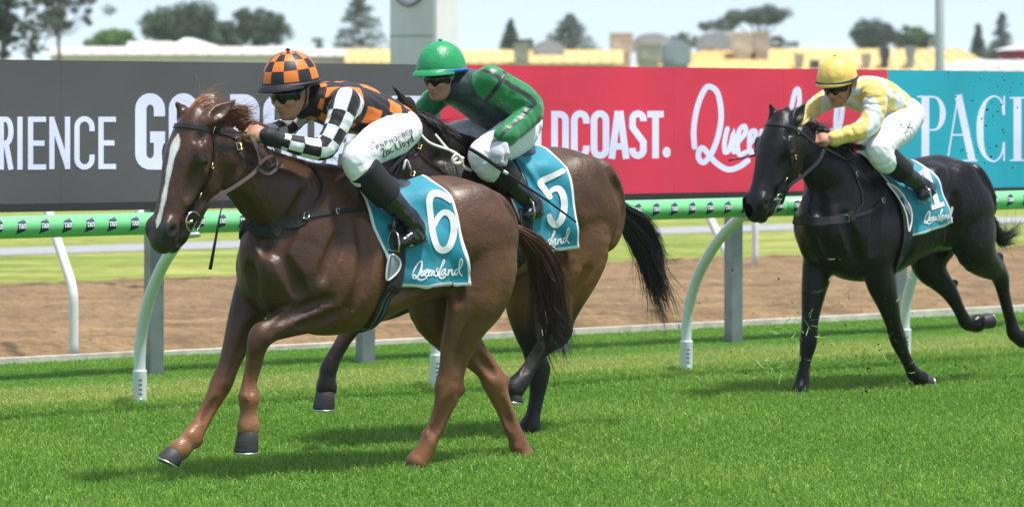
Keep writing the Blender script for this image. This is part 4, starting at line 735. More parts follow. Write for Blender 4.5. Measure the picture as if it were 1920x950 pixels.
H1['cuts'] = [([(470, 500, .05), (482, 540, .06), (492, 575, .08)], .02, .03), ([(520, 470, .2), (548, 520, .2), (560, 548, .2)], .022, .03), ([(905, 330, .1), (935, 370, .15), (950, 420, .15)], .02, .03), ([(720, 560, .25), (760, 540, .25), (800, 535, .25)], .025, .03), ([(640, 440, .25), (620, 480, .24), (600, 520, .22)], .02, .03), ([(640, 575, .2), (610, 590, .2), (580, 612, .18)], .012, .02), ([(672, 430, .2), (676, 480, .2), (660, 540, .2), (632, 596, .18)], .022, .03), ([(452, 372, .1), (486, 436, .1), (505, 480, .1)], .03, .04), ([(590, 345, .2), (545, 420, .2), (520, 470, .2)], .03, .05),
    ([(948, 395, .15), (957, 470, .15), (930, 550, .15), (905, 600, .14)], .022, .03), ([(852, 560, .22), (838, 500, .22), (846, 440, .22)], .035, .05), ([(884, 596, .2), (868, 650, .2), (860, 690, .16)], .014, .02), ([(612, 556, .22), (570, 578, .2), (525, 600, .2)], .012, .018), ([(600, 600, .22), (560, 612, .2)], .010, .015),
    ([(486, 664, .17), (478, 700, .17), (473, 735, .17)], .009, .012), ([(404, 752, -.04), (386, 786, -.03)], .009, .012), ([(842, 752, .15), (826, 790, .15), (812, 815, .13)], .011, .014), ([(942, 755, -.03), (958, 800, -.03)], .010, .012), ([(900, 668, -.03), (925, 700, -.03)], .012, .015),
    ([(866, 606, .2), (862, 640, .2), (872, 665, .2)], .0045, -.006), ([(862, 640, .2), (848, 652, .2)], .004, -.005), ([(600, 590, .25), (575, 604, .25), (556, 602, .22)], .0045, -.006), ([(585, 545, .25), (600, 570, .25), (604, 598, .25)], .0045, -.006), ([(430, 250, .1), (470, 330, .15), (500, 400, .15)], .006, -.01), ([(700, 590, .25), (650, 585, .26), (600, 570, .25)], .005, -.007), ([(770, 560, .25), (720, 575, .26)], .005, -.007), ([(880, 590, .2), (862, 620, .2), (858, 660, .18), (846, 690, .16)], .005, -.006), ([(340, 355, .18), (352, 378, .18), (350, 400, .18)], .004, -.006)]
h1 = make_horse(F1, H1)
# bay horse in the middle
F2 = Frame(994, 812, -.06)
T2, MU2 = trunk(.06, .075, 1.03)
M_coat2 = coat_mat('bay_coat', .46, .36, .05); BLK = (.012, .009, .008)
H2 = dict(label='dark bay racehorse with black legs and tail, running in the middle', coat=(.07, .031, .014), low_col=(.21, .086, .028), low_z=(.8, 1.5), leg_col=BLK, muz_col=(.02, .016, .014), leg_z=(.55, .85), fore_x=(.15, .55), fore_col=(.016, .010, .008), mat=M_coat2, torso=T2, muscles=MU2,
    poll=(742, 202, .02), lips=(690, 400, .06), yaw=8, ear_k=.55, ears=[(740, 166, .08), (716, 180, -.05)],
    neck=[(765, 245, .02, .085, .125), (800, 275, .02, .09, .15), (840, 305, .01, .1, .19), (885, 340, 0, .13, .24), (930, 375, 0, .16, .28)],
    legs=[
      fore([(800, 500, .16, .09, .12), (775, 540, .16, .08, .105), (735, 568, .15, .066, .085), (690, 588, .14, .05, .06), (667, 602, .13, .048, .055), (655, 620, .12, .04, .046), (640, 645, .12, .032, .04), (625, 672, .12, .033, .042), (616, 692, .12, .041, .048), (613, 712, .12, .035, .042), (612, 730, .12, .044, .05)],
           hoof=((612, 731, .12), (612, 766, .12), (.8, 0, -.5)), hk=1.12),
      fore([(790, 490, -.14, .09, .12), (768, 530, -.14, .075, .1), (735, 552, -.13, .055, .07), (708, 560, -.12, .048, .055), (714, 572, -.12, .034, .04), (740, 578, -.12, .03, .036), (762, 572, -.12, .036, .042), (772, 560, -.12, .04, .045)], hoof=((773, 560, -.12), (782, 545, -.12), (-.8, 0, .5))),
      fore([(1078, 380, .12, .13, .2), (1090, 450, .14, .13, .19), (1075, 510, .15, .115, .165), (1060, 560, .14, .085, .12), (1052, 600, .13, .06, .08), (1047, 628, .12, .052, .07), (1032, 640, .12, .044, .055), (1012, 660, .12, .036, .044), (992, 690, .12, .034, .042), (976, 714, .12, .042, .05), (966, 724, .12, .036, .042), (962, 732, .12, .042, .046)],
           hoof=((961, 731, .12), (958, 752, .12), (-.6, 0, -.8)), k=.07, hk=1.05, bumps=[(1062, 622, .12, .03)]),
      fore([(1040, 420, -.12, .13, .19), (1000, 500, -.15, .12, .16), (985, 560, -.15, .1, .13), (987, 610, -.13, .07, .09), (1000, 655, -.1, .052, .066), (1009, 690, -.09, .052, .07), (1010, 715, -.08, .044, .055), (1006, 745, -.08, .035, .043), (1000, 775, -.07, .034, .042), (995, 795, -.06, .04, .046), (991, 806, -.06, .042, .046)],
           hoof=((991, 803, -.06), (988, 822, -.06), (1, 0, 0)), k=.07, bumps=[(1022, 690, -.08, .026)])],
    cuts=[([(1095, 290, .1), (1125, 320, .15), (1142, 365, .15)], .02, .03), ([(1090, 500, .2), (1080, 540, .2), (1066, 590, .15)], .016, .02), ([(1140, 345, .15), (1150, 410, .15), (1120, 490, .15)], .022, .03), ([(1050, 500, .22), (1032, 440, .22), (1040, 390, .22)], .035, .05), ([(1008, 655, .16), (985, 695, .16)], .009, .012)])
h2 = make_horse(F2, H2)
# black horse at the back
F3 = Frame(1501, 737, -.08, R(5))
T3, MU3 = trunk(-1.0, .0, 1.0)
M_coat3 = coat_mat('black_coat', .32, .28, .02)
H3 = dict(label='black racehorse galloping last, ridden by the jockey in yellow and white', coat=(.0065, .0055, .0055), leg_col=(.005, .0046, .0046), muz_col=(.010, .0095, .01), leg_z=(.4, .8), mat=M_coat3, torso=T3, muscles=MU3,
    poll=(1460, 221, .03), lips=(1402, 394, .09), yaw=14, ears=[(1507, 198, .10), (1445, 199, -.03)],
    neck=[(1494, 258, .03, .066, .10), (1519, 288, .03, .078, .14), (1550, 322, .02, .1, .19), (1588, 356, 0, .13, .25), (1620, 390, 0, .16, .30)],
    legs=[
      fore([(1640, 480, .16, .1, .12), (1652, 530, .17, .08, .105), (1664, 565, .16, .064, .08), (1675, 605, .14, .048, .056), (1684, 636, .13, .048, .056), (1693, 660, .12, .036, .042), (1704, 682, .12, .031, .038), (1713, 700, .11, .04, .046), (1722, 708, .11, .034, .038), (1729, 711, .11, .04, .044)], hoof=((1728, 709, .11), (1742, 715, .11), (.1, 0, -1)), hk=1.0),
      fore([(1545, 440, -.12, .1, .13), (1534, 500, -.13, .085, .115), (1525, 550, -.12, .068, .085), (1519, 600, -.11, .05, .058), (1516, 640, -.1, .05, .057), (1511, 668, -.1, .036, .042), (1507, 694, -.09, .032, .038), (1504, 714, -.09, .04, .046), (1501, 726, -.08, .034, .04), (1499, 733, -.08, .042, .046)], hoof=((1500, 728, -.08), (1498, 748, -.08), (1, 0, 0))),
      fore([(1815, 380, .12, .13, .2), (1822, 430, .14, .13, .19), (1830, 470, .16, .11, .15), (1852, 495, .15, .08, .1), (1868, 508, .14, .052, .068), (1876, 520, .13, .05, .062), (1881, 545, .12, .038, .046), (1888, 575, .12, .033, .041), (1896, 603, .11, .034, .042), (1901, 624, .11, .042, .048), (1911, 633, .11, .035, .04), (1921, 636, .11, .042, .046)], hoof=((1920, 634, .11), (1938, 630, .11), (.2, 0, -1)), k=.07, bumps=[(1873, 482, .14, .034, .03), (1876, 498, .14, .028)]),
      fore([(1790, 400, -.12, .13, .19), (1745, 470, -.15, .12, .15), (1743, 500, -.15, .095, .12), (1762, 525, -.13, .066, .08), (1777, 543, -.11, .05, .062), (1788, 560, -.1, .042, .05), (1800, 583, -.1, .034, .042), (1811, 604, -.1, .041, .047), (1824, 609, -.1, .035, .04), (1836, 604, -.1, .042, .046)], hoof=((1835, 604, -.1), (1856, 596, -.1), (.1, 0, -1)), k=.07, bumps=[(1790, 530, -.11, .026)])],
    cuts=[([(1530, 440, .05), (1545, 480, .08), (1560, 510, .1)], .02, .03), ([(1580, 400, .2), (1590, 440, .2), (1610, 490, .2)], .022, .03), ([(1650, 390, .25), (1640, 420, .24), (1630, 470, .22)], .02, .03), ([(1800, 310, .1), (1830, 340, .15), (1845, 380, .15)], .02, .03), ([(1690, 400, .2), (1693, 440, .2), (1680, 490, .2)], .022, .03), ([(1515, 360, .1), (1545, 410, .1)], .03, .04), ([(1845, 380, .15), (1850, 430, .15)], .022, .03), ([(1790, 460, .22), (1782, 420, .22), (1786, 370, .22)], .035, .05)])
h3 = make_horse(F3, H3)
# ------------------------------------------------------------------ saddle cloths, saddles, bridles
M_cloth = mat('teal_cloth', (.0, .235, .33), .62, sheen=.3, noise=(30, .06), bump=(9, .5, .012)); M_edge = mat('white_edging', (.78, .78, .80), .6, bump=(60, .3, .003)); M_print = mat('white_print', (.82, .83, .85), .6)
M_leather = mat('black_leather', (.012, .012, .013), .38, bump=(80, .3, .002)); M_web = mat('black_webbing', (.014, .014, .015), .75, bump=(150, .4, .002)); M_brown = mat('brown_leather', (.07, .04, .032), .5); M_metal = mat('buckle_metal', (.62, .60, .55), .22, metal=1); M_brass = mat('brass_buckle', (.75, .58, .26), .25, metal=1)
M_pad = mat('grey_pad', (.22, .24, .26), .7, noise=(20, .2)); M_webg = mat('grey_elastic', (.10, .11, .11), .8, noise=(60, .3, (1, 1, 4))); M_seat = mat('saddle_seat', (.05, .055, .065), .25, coat=.5); M_rope = mat('white_rein', (.72, .70, .62), .7)
class Drape:
    """outer contour of a horse's trunk: surface(x, arc) hangs straight down below the widest rib"""
    def __init__(s, h, xa, xb, zc):
        s.g = h['g']; s.xs = np.linspace(xa, xb, 36); ph = np.linspace(0, R(128), 70); t = np.linspace(.05, .62, 120); s.C = []; s.arc = np.linspace(0, .95, 96)
        for x in s.xs:
            d = np.stack([np.zeros_like(ph), np.sin(ph), np.cos(ph)], 1); Pp = np.array([x, 0, zc]) + d[:, None, :] * t[None, :, None]; f = s.g.sample(Pp); ins = f < 0; k = np.where(ins.any(1), ins.shape[1] - 1 - np.argmax(ins[:, ::-1], 1), 0); r = t[k]
            y, z = r * np.sin(ph), zc + r * np.cos(ph); y = np.maximum.accumulate(y) - np.linspace(0, .0, len(y)); z = np.minimum.accumulate(z); L = np.r_[0, np.cumsum(np.hypot(np.diff(y), np.diff(z)))]; L += np.arange(len(L)) * 1e-7
            yy = np.interp(s.arc, L, y); zz = np.interp(s.arc, L, z); over = s.arc > L[-1]; zz[over] = z[-1] - (s.arc[over] - L[-1]); s.C.append(np.c_[yy, zz])
        C = np.array(s.C)
        for _ in range(4): C[1:-1] = (C[:-2] + 2 * C[1:-1] + C[2:]) / 4
        for _ in range(3): C[:, 1:-1] = (C[:, :-2] + 2 * C[:, 1:-1] + C[:, 2:]) / 4
        s.C = C
    def at(s, x, a):
        x = np.asarray(x, float); a = np.abs(np.asarray(a, float)); i = np.clip((x - s.xs[0]) / (s.xs[1] - s.xs[0]), 0, len(s.xs) - 1.001); j = np.clip(a / (s.arc[1]), 0, len(s.arc) - 1.001); i0, j0 = i.astype(int), j.astype(int); u, v = (i - i0)[..., None], (j - j0)[..., None]
        return s.C[i0, j0] * (1 - u) * (1 - v) + s.C[i0 + 1, j0] * u * (1 - v) + s.C[i0, j0 + 1] * (1 - u) * v + s.C[i0 + 1, j0 + 1] * u * v
    def y_at(s, x, z):
        c = s.at(np.full(96, x), s.arc); return float(np.interp(-z, -c[:, 1], c[:, 0]))
def saddle_cloth(h, front, rear, zc, label, thick=.014, ph=0.):
    P = h['fr'].P; Fp = np.array([P(*q) for q in front]); Rp = np.array([P(*q) for q in rear]); xa, xb = min(Fp[:, 0].min(), Rp[:, 0].min()) - .08, max(Fp[:, 0].max(), Rp[:, 0].max()) + .08; dr = Drape(h, xa, xb, zc); zb = Rp[-1, 2]
    xF = lambda z: np.interp(-z, -Fp[:, 2], Fp[:, 0]); xR = lambda z: np.interp(-z, -Rp[:, 2], Rp[:, 0])
    nu, nv = 60, 121; us = np.r_[0, np.linspace(.03, .97, nu - 2), 1]; tt = np.r_[-1, np.linspace(-.975, .975, nv - 2), 1]; V = np.zeros((nu, nv, 3)); amax = np.zeros(nu)
    xb_ = Fp[-1, 0] * (1 - us) + Rp[-1, 0] * us; zb_ = Fp[-1, 2] * (1 - us) + Rp[-1, 2] * us; at_b = np.array([np.interp(-z_, -dr.at(np.full(96, x_), dr.arc)[:, 1], dr.arc) for x_, z_ in zip(xb_, zb_)])
    for j, t in enumerate(tt):
        a = abs(t) * at_b; z = dr.at(xb_, a)[:, 1]
        for _ in range(4):
            x = xF(z) * (1 - us) + xR(z) * us; z = dr.at(x, a)[:, 1]
        c = dr.at(x, a); V[:, j] = np.c_[x, c[:, 0] * np.sign(t), c[:, 1]]
    sgn = np.sign(V[..., 1]); U2, T2 = np.meshgrid(us, tt, indexing='ij'); low = np.abs(T2) ** 2
    fold = 1.5 * (.007 * np.sin(U2 * 15 + np.abs(T2) * 7 + ph) * low * (.4 + .6 * U2) + .005 * np.sin(U2 * 6 - np.abs(T2) * 15 + 1 + ph) + .012 * np.exp(-((U2 - .32 - .35 * np.abs(T2)) / .05) ** 2) * np.exp(-((np.abs(T2) - .38) / .25) ** 2) + .010 * np.clip(U2 - .8, 0, 1) * 5 * low * (1 + np.sin(np.abs(T2) * 18)) * .5)
    nrm = h['g'].grad(V.reshape(-1, 3)).reshape(V.shape); out = nrm * .4; out[..., 1] += sgn * .6 * np.clip(np.abs(V[..., 1]) / .2, 0, 1); out[..., 2] += .6 * np.clip(1 - np.abs(V[..., 1]) / .2, 0, 1); out /= np.linalg.norm(out, axis=-1, keepdims=True) + 1e-9
    V = V + out * (thick + np.maximum(fold, -.006))[..., None]
    f = []; mi = []
    for i in range(nu - 1):
        for j in range(nv - 1): f.append((i * nv + j, i * nv + j + 1, (i + 1) * nv + j + 1, (i + 1) * nv + j)); mi.append(1 if (i in (0, nu - 2) or j in (0, nv - 2)) else 0)
    fr = h['fr']; base = np.array([V[..., 0].mean(), 0, V[..., 2].min()]); root = empty('saddle_cloth', fr.world(base), fr.rz, label, 'saddle cloth', 'teal saddle cloths')
    me = mesh('cloth', V.reshape(-1, 3) - base, np.array(f), [M_cloth, M_edge], True, mi); o = link('cloth', me, root); md = o.modifiers.new('thickness', 'SOLIDIFY'); md.thickness = .003; md.offset = -1
    Lft = V[:, nv // 2:].reshape(-1, 3)
    ys = np.linspace(.42, .05, 75)
    def fn(px, py, hh):
        R3 = np.array([P(px, py, y) for y in ys]); d = (Lft[None, :, 0] - R3[:, None, 0]) ** 2 + (Lft[None, :, 2] - R3[:, None, 2]) ** 2; k = np.argpartition(d, 4, 1)[:, :4]; w = 1 / (np.take_along_axis(d, k, 1) + 1e-6); cy = (Lft[:, 1][k] * w).sum(1) / w.sum(1); e = ys - cy; i = int(np.argmax(e < 0)); i = max(i, 1); t = e[i - 1] / (e[i - 1] - e[i] + 1e-9); p = R3[i - 1] * (1 - t) + R3[i] * t
        return tuple(p + np.array([0, .0045 + hh, .001]) - base)
    h['drape'] = dr; h['cloth_fn'] = fn; return root, fn
def print_on(root, fn, name, strokes, sp=5, rc=True):
    mb = MB()
    for j, (p, w) in enumerate(strokes): ribbon(mb, p, w, fn, .0006 * (j % 3), .001, sp, round_caps=rc)
    o = mb.build(name, M_print, root); return o
def word_on(root, fn, x0, y0, x1, y1, dy=0.):
    sx = (x1 - x0) / 1900; sy = (y1 - y0) / 950; print_on(root, fn, 'lettering', [([(x0 + x * sx, y0 + y * sy + dy * x / 1900) for x, y in p], (np.array(w) if hasattr(w, '__len__') else w) * (sx + sy) / 2 * 1.05) for p, w in SCRIPT])
def strap(h, name, rows, w, root, m, off=.004, proj=True, thick=.003, n=5, base=None, edge=None):
    """flat strap along measured points, lying on the horse when proj; base = root offset in the horse's axes"""
    Q = spline([h['fr'].P(*r) if len(r) == 3 and abs(r[0]) > 20 else r for r in rows], n); g = h['g']
    if proj:
        Q = g.project(Q, off, 8)
        for _ in range(3): Q[1:-1] = (Q[:-2] + 2 * Q[1:-1] + Q[2:]) / 4
        d_ = g.sample(Q); Q = Q + g.grad(Q) * np.maximum(off - d_, 0)[:, None]; nr = g.grad(Q, .03)
        for _ in range(4): nr[1:-1] = nr[:-2] + 2 * nr[1:-1] + nr[2:]; nr /= np.linalg.norm(nr, axis=1, keepdims=True)
    else: nr = None
    mb = MB(); V = []
    tan = np.gradient(Q, axis=0); tan /= np.linalg.norm(tan, axis=1, keepdims=True) + 1e-9
    if nr is None: nr = np.repeat(np.array([[.3, .9, .2]]), len(Q), 0)
    sd = np.cross(tan, nr); sd /= np.linalg.norm(sd, axis=1, keepdims=True) + 1e-9; nr = np.cross(sd, tan); ws = np.interp(np.linspace(0, 1, len(Q)), np.linspace(0, 1, len(w)), w) if hasattr(w, '__len__') else np.full(len(Q), w)
    nr *= np.sign((nr * (g.grad(Q) if proj else np.array([[0, 1, 0]]))).sum(1, keepdims=True) + 1e-9)
    for i in range(len(Q)):
        a, b = sd[i] * ws[i] / 2, nr[i] * thick; V += [Q[i] - a - b, Q[i] + a - b, Q[i] + a * .92 + b, Q[i] - a * .92 + b]
    L = len(Q); f = [(i * 4 + k, i * 4 + (k + 1) % 4, i * 4 + 4 + (k + 1) % 4, i * 4 + 4 + k) for i in range(L - 1) for k in range(4)] + [(3, 2, 1, 0), tuple(4 * (L - 1) + k for k in range(4))]
    mb.add(V, f); return mb.build(name, m, root, off=base, smooth=False)
def ring(h, name, c, ax1, ax2, r, t, m, root, base, n=20, proj=None):
    c = np.array(c, float); a, b = unit(ax1), unit(ax2); pts = [c + a * r * math.cos(w) + b * r * math.sin(w) for w in np.linspace(0, 2 * math.pi, n + 1)]
    return MB().tube(pts, t, 6, cap=False).build(name, m, root, off=base)
def buckle(h, root, base, px, py, y, m=None, s=.018, proj=True):
    p = h['fr'].P(px, py, y)
    if proj: p = h['g'].project(p[None], .011, 8)[0]
    n = h['g'].grad(p[None])[0] if proj else np.array([.5, .8, .2]); a = unit(np.cross(n, (0, 0, 1))); b = np.cross(n, a); q = [p + a * s * .7 + b * s, p - a * s * .7 + b * s, p - a * s * .7 - b * s, p + a * s * .7 - b * s, p + a * s * .7 + b * s, p - a * s * .7 + b * s]
    return MB().tube(q, .0032, 6).build('buckle', m or M_brass, root, off=base)
def bridle(h, label, rein_rows, ring_r=.036, reins_m=None):
    hd, fr = h['hd'], h['fr']; base = hd.p(.3, -.1); root = empty('bridle', fr.world(base), fr.rz, label, 'bridle', 'bridles'); p = hd.p; q = [tuple(p(*c)) for c in ((.035, -.10, -.105), (.045, -.03, -.10), (.055, .03, -.06), (.06, .042, 0), (.055, .03, .06), (.045, -.03, .10), (.035, -.10, .105))]
    strap(h, 'browband', q, .026, root, M_leather, base=base)
    strap(h, 'headpiece', [tuple(p(*c)) for c in ((.035, -.10, -.105), (-.06, -.09, -.07), (-.075, -.07, 0), (-.06, -.09, .07), (.035, -.10, .105))], .022, root, M_leather, base=base)
    for s in (1, -1):
        ck = strap(h, 'cheekpiece', [tuple(p(*c)) for c in ((.03, -.105, .105 * s), (.15, -.14, .12 * s), (.28, -.155, .11 * s), (.40, -.15, .095 * s), (.475, -.14, .09 * s))], .018, root, M_leather, base=base)
        strap(h, 'throatlash', [tuple(p(*c)) for c in ((.02, -.11, .105 * s), (.03, -.22, .10 * s), (.03, -.33, .06 * s), (.03, -.36, 0))], .014, root, M_leather, base=base)
        c = hd.p(.50, -.15, .10 * s); ring(h, 'bit_ring', c, hd.a, hd.d, ring_r * hd.k, .0045, M_metal, root, base)
        MB().tube([hd.p(.50, -.145, .10 * s), hd.p(.515, -.135, .06 * s), hd.p(.515, -.13, 0)], .008, 8).build('bit', M_metal, root, off=base)
    for a_, d_ in ((.03, -.105), (.20, -.148), (.37, -.152)):
        pt = h['g'].project(hd.p(a_, d_, .12)[None], .010, 8)[0]; x1, x2 = hd.a, unit(np.cross(hd.a, h['g'].grad(pt[None])[0])); s = .014 if a_ > .1 else .018; qq = [pt + x1 * s + x2 * s * .7, pt + x1 * s - x2 * s * .7, pt - x1 * s - x2 * s * .7, pt - x1 * s + x2 * s * .7, pt + x1 * s + x2 * s * .7, pt + x1 * s - x2 * s * .7]
        MB().tube(qq, .0032, 6).build('buckle', M_brass, root, off=base)
    st = hd.p(.52, -.18, .10)
    for rows, w, m in rein_rows: strap(h, 'rein', [tuple(st) if r == 'bit' else r for r in rows], w, root, m, proj=False, base=base)
    return root, base
def saddle(h, seat, pommel, stirrup, girth, pad, label, zcl, irons=(0, 0)):
    """seat / pommel px points on the midline, girth rows down the near side, pad outline rows"""
    fr = h['fr']; P = fr.P; a = P(*seat); b = P(*pommel); dr = h['drape']
    for q in (a, b): q[2] = dr.at(np.array([q[0]]), np.array([0.]))[0, 1] + .02
    base = a.copy(); root = empty('race_saddle', fr.world(base), fr.rz, label, 'saddle', 'race saddles')
    g = SDF(np.minimum(a, b) - [.2, .22, .26], np.maximum(a, b) + [.2, .22, .16], .009); e = unit(b - a)
    g.ell(a + [-.02, 0, -.006], (.11, .115, .02), .02, None); g.ell(b, (.06, .075, .022), .03); g.seg(a, b, (.08, .03), (.07, .03), .03)
    V, F = g.surface(1); dr = h['drape']; c = dr.at(V[:, 0], np.abs(V[:, 1]) * 1.03); c2 = np.interp(np.abs(V[:, 1]), [0, .3], [0, 1]); top = dr.at(np.array([a[0]]), np.array([0.]))[0, 1]; V[:, 2] += np.minimum(c[:, 1] - dr.at(V[:, 0], V[:, 1] * 0)[:, 1], 0) * .9; link('seat', mesh('seat', V - base, F, M_seat), root)
    for s in (1, -1):
        G = spline([P(*r) for r in girth], 5)
        for q in G: q[1] = max(dr.y_at(q[0], q[2]) + .030, 0) if q[2] > zcl else q[1]
        lo_ = G[:, 2] <= zcl; G[lo_] = h['g'].project(G[lo_], .012, 8)
        for _ in range(3): G[1:-1] = (G[:-2] + 2 * G[1:-1] + G[2:]) / 4
        nrm = h['g'].grad(G, .03); nrm[~lo_] = (0, 1, 0)
        for _ in range(4): nrm[1:-1] = nrm[:-2] + 2 * nrm[1:-1] + nrm[2:]; nrm /= np.linalg.norm(nrm, axis=1, keepdims=True)
        def band(name, w, dx, dn, m, i0):
            mb = MB(); L = len(G); tan = np.gradient(G, axis=0); sd = np.cross(tan, nrm); sd /= np.linalg.norm(sd, axis=1, keepdims=True); Vv = []
            for i in range(i0, L): c = G[i] + sd[i] * dx + nrm[i] * dn; Vv += [c - sd[i] * w / 2 - nrm[i] * .003, c + sd[i] * w / 2 - nrm[i] * .003, c + sd[i] * w / 2 + nrm[i] * .003, c - sd[i] * w / 2 + nrm[i] * .003]
            n_ = L - i0; Vv = [v * np.array([1, s, 1]) for v in Vv]; mb.add(Vv, [(i * 4 + k, i * 4 + (k + 1) % 4, i * 4 + 4 + (k + 1) % 4, i * 4 + 4 + k) for i in range(n_ - 1) for k in range(4)] + [(3, 2, 1, 0)]); return mb.build(name, m, root, off=base, smooth=False)
        gt = band('girth', .08, 0, 0, M_web, 0)
        for dx in (-.018, .016): band('girth_stripe', .011, dx, .0036, M_webg, len(G) // 2)
        if pad:
            O = np.array([P(*r) for r in pad]); O = spline(np.vstack([O, O[:1]]), 4)
            for q in O: q[1] = dr.y_at(q[0], q[2]) + .036
            pr = O * [1, s, 1]; c0 = pr.mean(0) + [0, .006 * s, 0]; n = len(pr); mb = MB(); mb.add([c0] + list(pr), [(0, i + 1, i + 2) for i in range(n - 1)]); mb.build('pad_flap', M_pad, root, off=base); MB().tube(pr, .0055, 6, cap=False).build('pad_piping', M_edge, root, off=base)
        T = P(*stirrup); T = np.array([T[0], T[1] * s, T[2]]); lt = [tuple(np.array([a[0] * .4 + b[0] * .6, .16 * s, a[2] - .05])), tuple(np.array([(a[0] * .4 + b[0] * .6) * .5 + T[0] * .5, .285 * s, (a[2] + T[2]) / 2])), tuple(T + [0, 0, .06])]
        MB().tube(spline(lt, 4), .012, 5, flat=.25).build('stirrup_leather', M_leather, root, off=base)
        ir = [T + np.array([irons[0] * t_[1] + 0 * t_[0], t_[0] * 1.0, t_[1]]) for t_ in ((-.056, -.05), (-.06, -.01), (-.045, .035), (0, .062), (.045, .035), (.06, -.01), (.056, -.05), (-.056, -.05), (-.06, -.01))]; MB().tube(ir, .0055, 6).build('stirrup_iron', M_metal, root, off=base)
    return root, base
z2 = lambda x0, y0, k, pts: [(x0 + x / k, y0 + y / k) for x, y in pts]
c1, f1 = saddle_cloth(h1, [(640, 298, .06), (672, 340, .14), (692, 382, .22), (706, 428, .27), (722, 475, .285), (732, 536, .285)], [(778, 322, .03), (816, 336, .12), (846, 370, .2), (864, 420, .26), (878, 480, .285), (888, 536, .285)], 1.18, 'teal saddle cloth printed with a white number 6 on the chestnut horse')
print_on(c1, f1, 'number', [(z2(730, 300, 3.653, [(418, 282), (360, 238), (300, 230), (272, 280), (282, 400), (300, 520), (330, 600), (372, 618), (412, 585), (438, 500), (434, 415), (405, 368), (365, 362), (328, 400), (308, 450)]), [8, 12, 13, 12.5, 11.5, 11.5, 12, 12.5, 12.5, 13, 13, 12, 11, 10, 6])])
word_on(c1, f1, 765, 475, 885, 535)
c2, f2 = saddle_cloth(h2, [(905, 292, .06), (935, 335, .16), (955, 375, .24), (972, 415, .27), (985, 480, .28)], [(1000, 269, .03), (1035, 284, .12), (1062, 315, .2), (1074, 360, .26), (1080, 410, .28), (1088, 466, .285)], 1.28, 'teal saddle cloth printed with a white number 5 on the bay horse', ph=1.2)
print_on(c2, f2, 'number', [(z2(860, 240, 2.968, [(578, 240), (520, 268), (455, 302), (478, 345), (505, 385)]), [10, 11, 12, 11, 10]), (z2(860, 240, 2.968, [(490, 380), (520, 345), (555, 340), (580, 380), (585, 440), (570, 505), (540, 540), (512, 520), (502, 490)]), [5, 9, 12, 13, 13, 13, 12, 12, 10])])
word_on(c2, f2, 985, 428, 1082, 482, -12)
c3, f3 = saddle_cloth(h3, [(1618, 296, .06), (1648, 325, .14), (1672, 345, .22), (1690, 375, .27), (1704, 445, .28)], [(1703, 298, .03), (1730, 312, .12), (1754, 336, .2), (1773, 368, .26), (1796, 418, .29)], 1.18, 'teal saddle cloth printed with a white number 1 on the black horse', ph=2.3)
print_on(c3, f3, 'number', [([(1735, 322), (1748, 352), (1757, 384)], [10, 9, 9]), ([(1745, 390), (1758, 386), (1769, 382)], 8), ([(1724, 326), (1735, 317)], 6)], 3, False)
word_on(c3, f3, 1728, 388, 1796, 428, -8)
for hh, cols in ((h1, 1), (h2, 1), (h3, 1)): pass
s1_, b1_ = saddle(h1, (728, 322, 0), (672, 302, 0), (738, 452, .33), [(748, 420, .3), (749, 450, .3), (746, 490, .3), (738, 530, .29), (722, 560, .26), (704, 586, .2), (688, 602, .1), (680, 607, .02)], [(727, 478, .29), (737, 478, .29), (746, 490, .29), (743, 505, .29), (732, 518, .29), (720, 524, .29), (721, 500, .29)], 'small black race saddle with grey pad and girth on the chestnut horse', .95)
s2_, b2_ = saddle(h2, (965, 262, 0), (915, 252, 0), (992, 392, .33), [(985, 390, .3), (985, 430, .3), (975, 480, .29), (955, 520, .24), (935, 545, .13), (925, 550, .03)], None, 'small black race saddle on the bay horse', 1.03)
s3_, b3_ = saddle(h3, (1680, 303, 0), (1645, 290, 0), (1734, 366, .33), [(1700, 370, .3), (1704, 410, .3), (1699, 455, .29), (1682, 495, .24), (1665, 518, .13), (1655, 523, .03)], [(1676, 344, .28), (1690, 352, .28), (1702, 372, .29), (1709, 400, .29), (1707, 420, .29), (1700, 434, .29), (1697, 405, .28), (1688, 370, .28)], 'small black race saddle with grey pad on the black horse', .98)
br1, bb1 = bridle(h1, 'black leather bridle and reins with brass buckles on the chestnut horse', [(['bit', (395, 378, .22), (440, 350, .22), (478, 322, .2), (488, 300, .2), (478, 268, .17), (470, 252, .14)], .020, M_brown), ([(478, 262, .16), (490, 290, .2), (505, 312, .21), (516, 300, .2), (510, 280, .19)], .012, M_leather), ([(490, 262, .16), (508, 292, .2), (514, 318, .2), (500, 322, .2), (486, 314, .2)], .012, M_leather), ([(486, 308, .215), (500, 296, .215), (512, 292, .21)], .016, M_brown), ([(486, 318, .215), (500, 326, .215), (512, 322, .21), (530, 304, .2)], .016, M_brown)], ring_r=.05)
strap(h1, 'headstall_strap', [(410, 272, .14), (432, 272, .14), (454, 274, .14)], .018, br1, M_leather, base=bb1); strap(h1, 'headstall_strap', [(454, 274, .14), (458, 290, .15), (470, 300, .16), (486, 305, .2)], .012, br1, M_leather, base=bb1); strap(h1, 'loose_strap', [(414, 242, .13), (430, 247, .15), (463, 249, .17)], .012, br1, M_leather, proj=False, base=bb1)
buckle(h1, br1, bb1, 454, 272, .14); buckle(h1, br1, bb1, 524, 306, .2, proj=False)
bs1 = h1['fr'].P(470, 420, 0); bp1 = empty('breastplate', h1['fr'].world(bs1), h1['fr'].rz, 'black webbing breastplate across the chest of the chestnut horse', 'breastplate', 'breastplates')
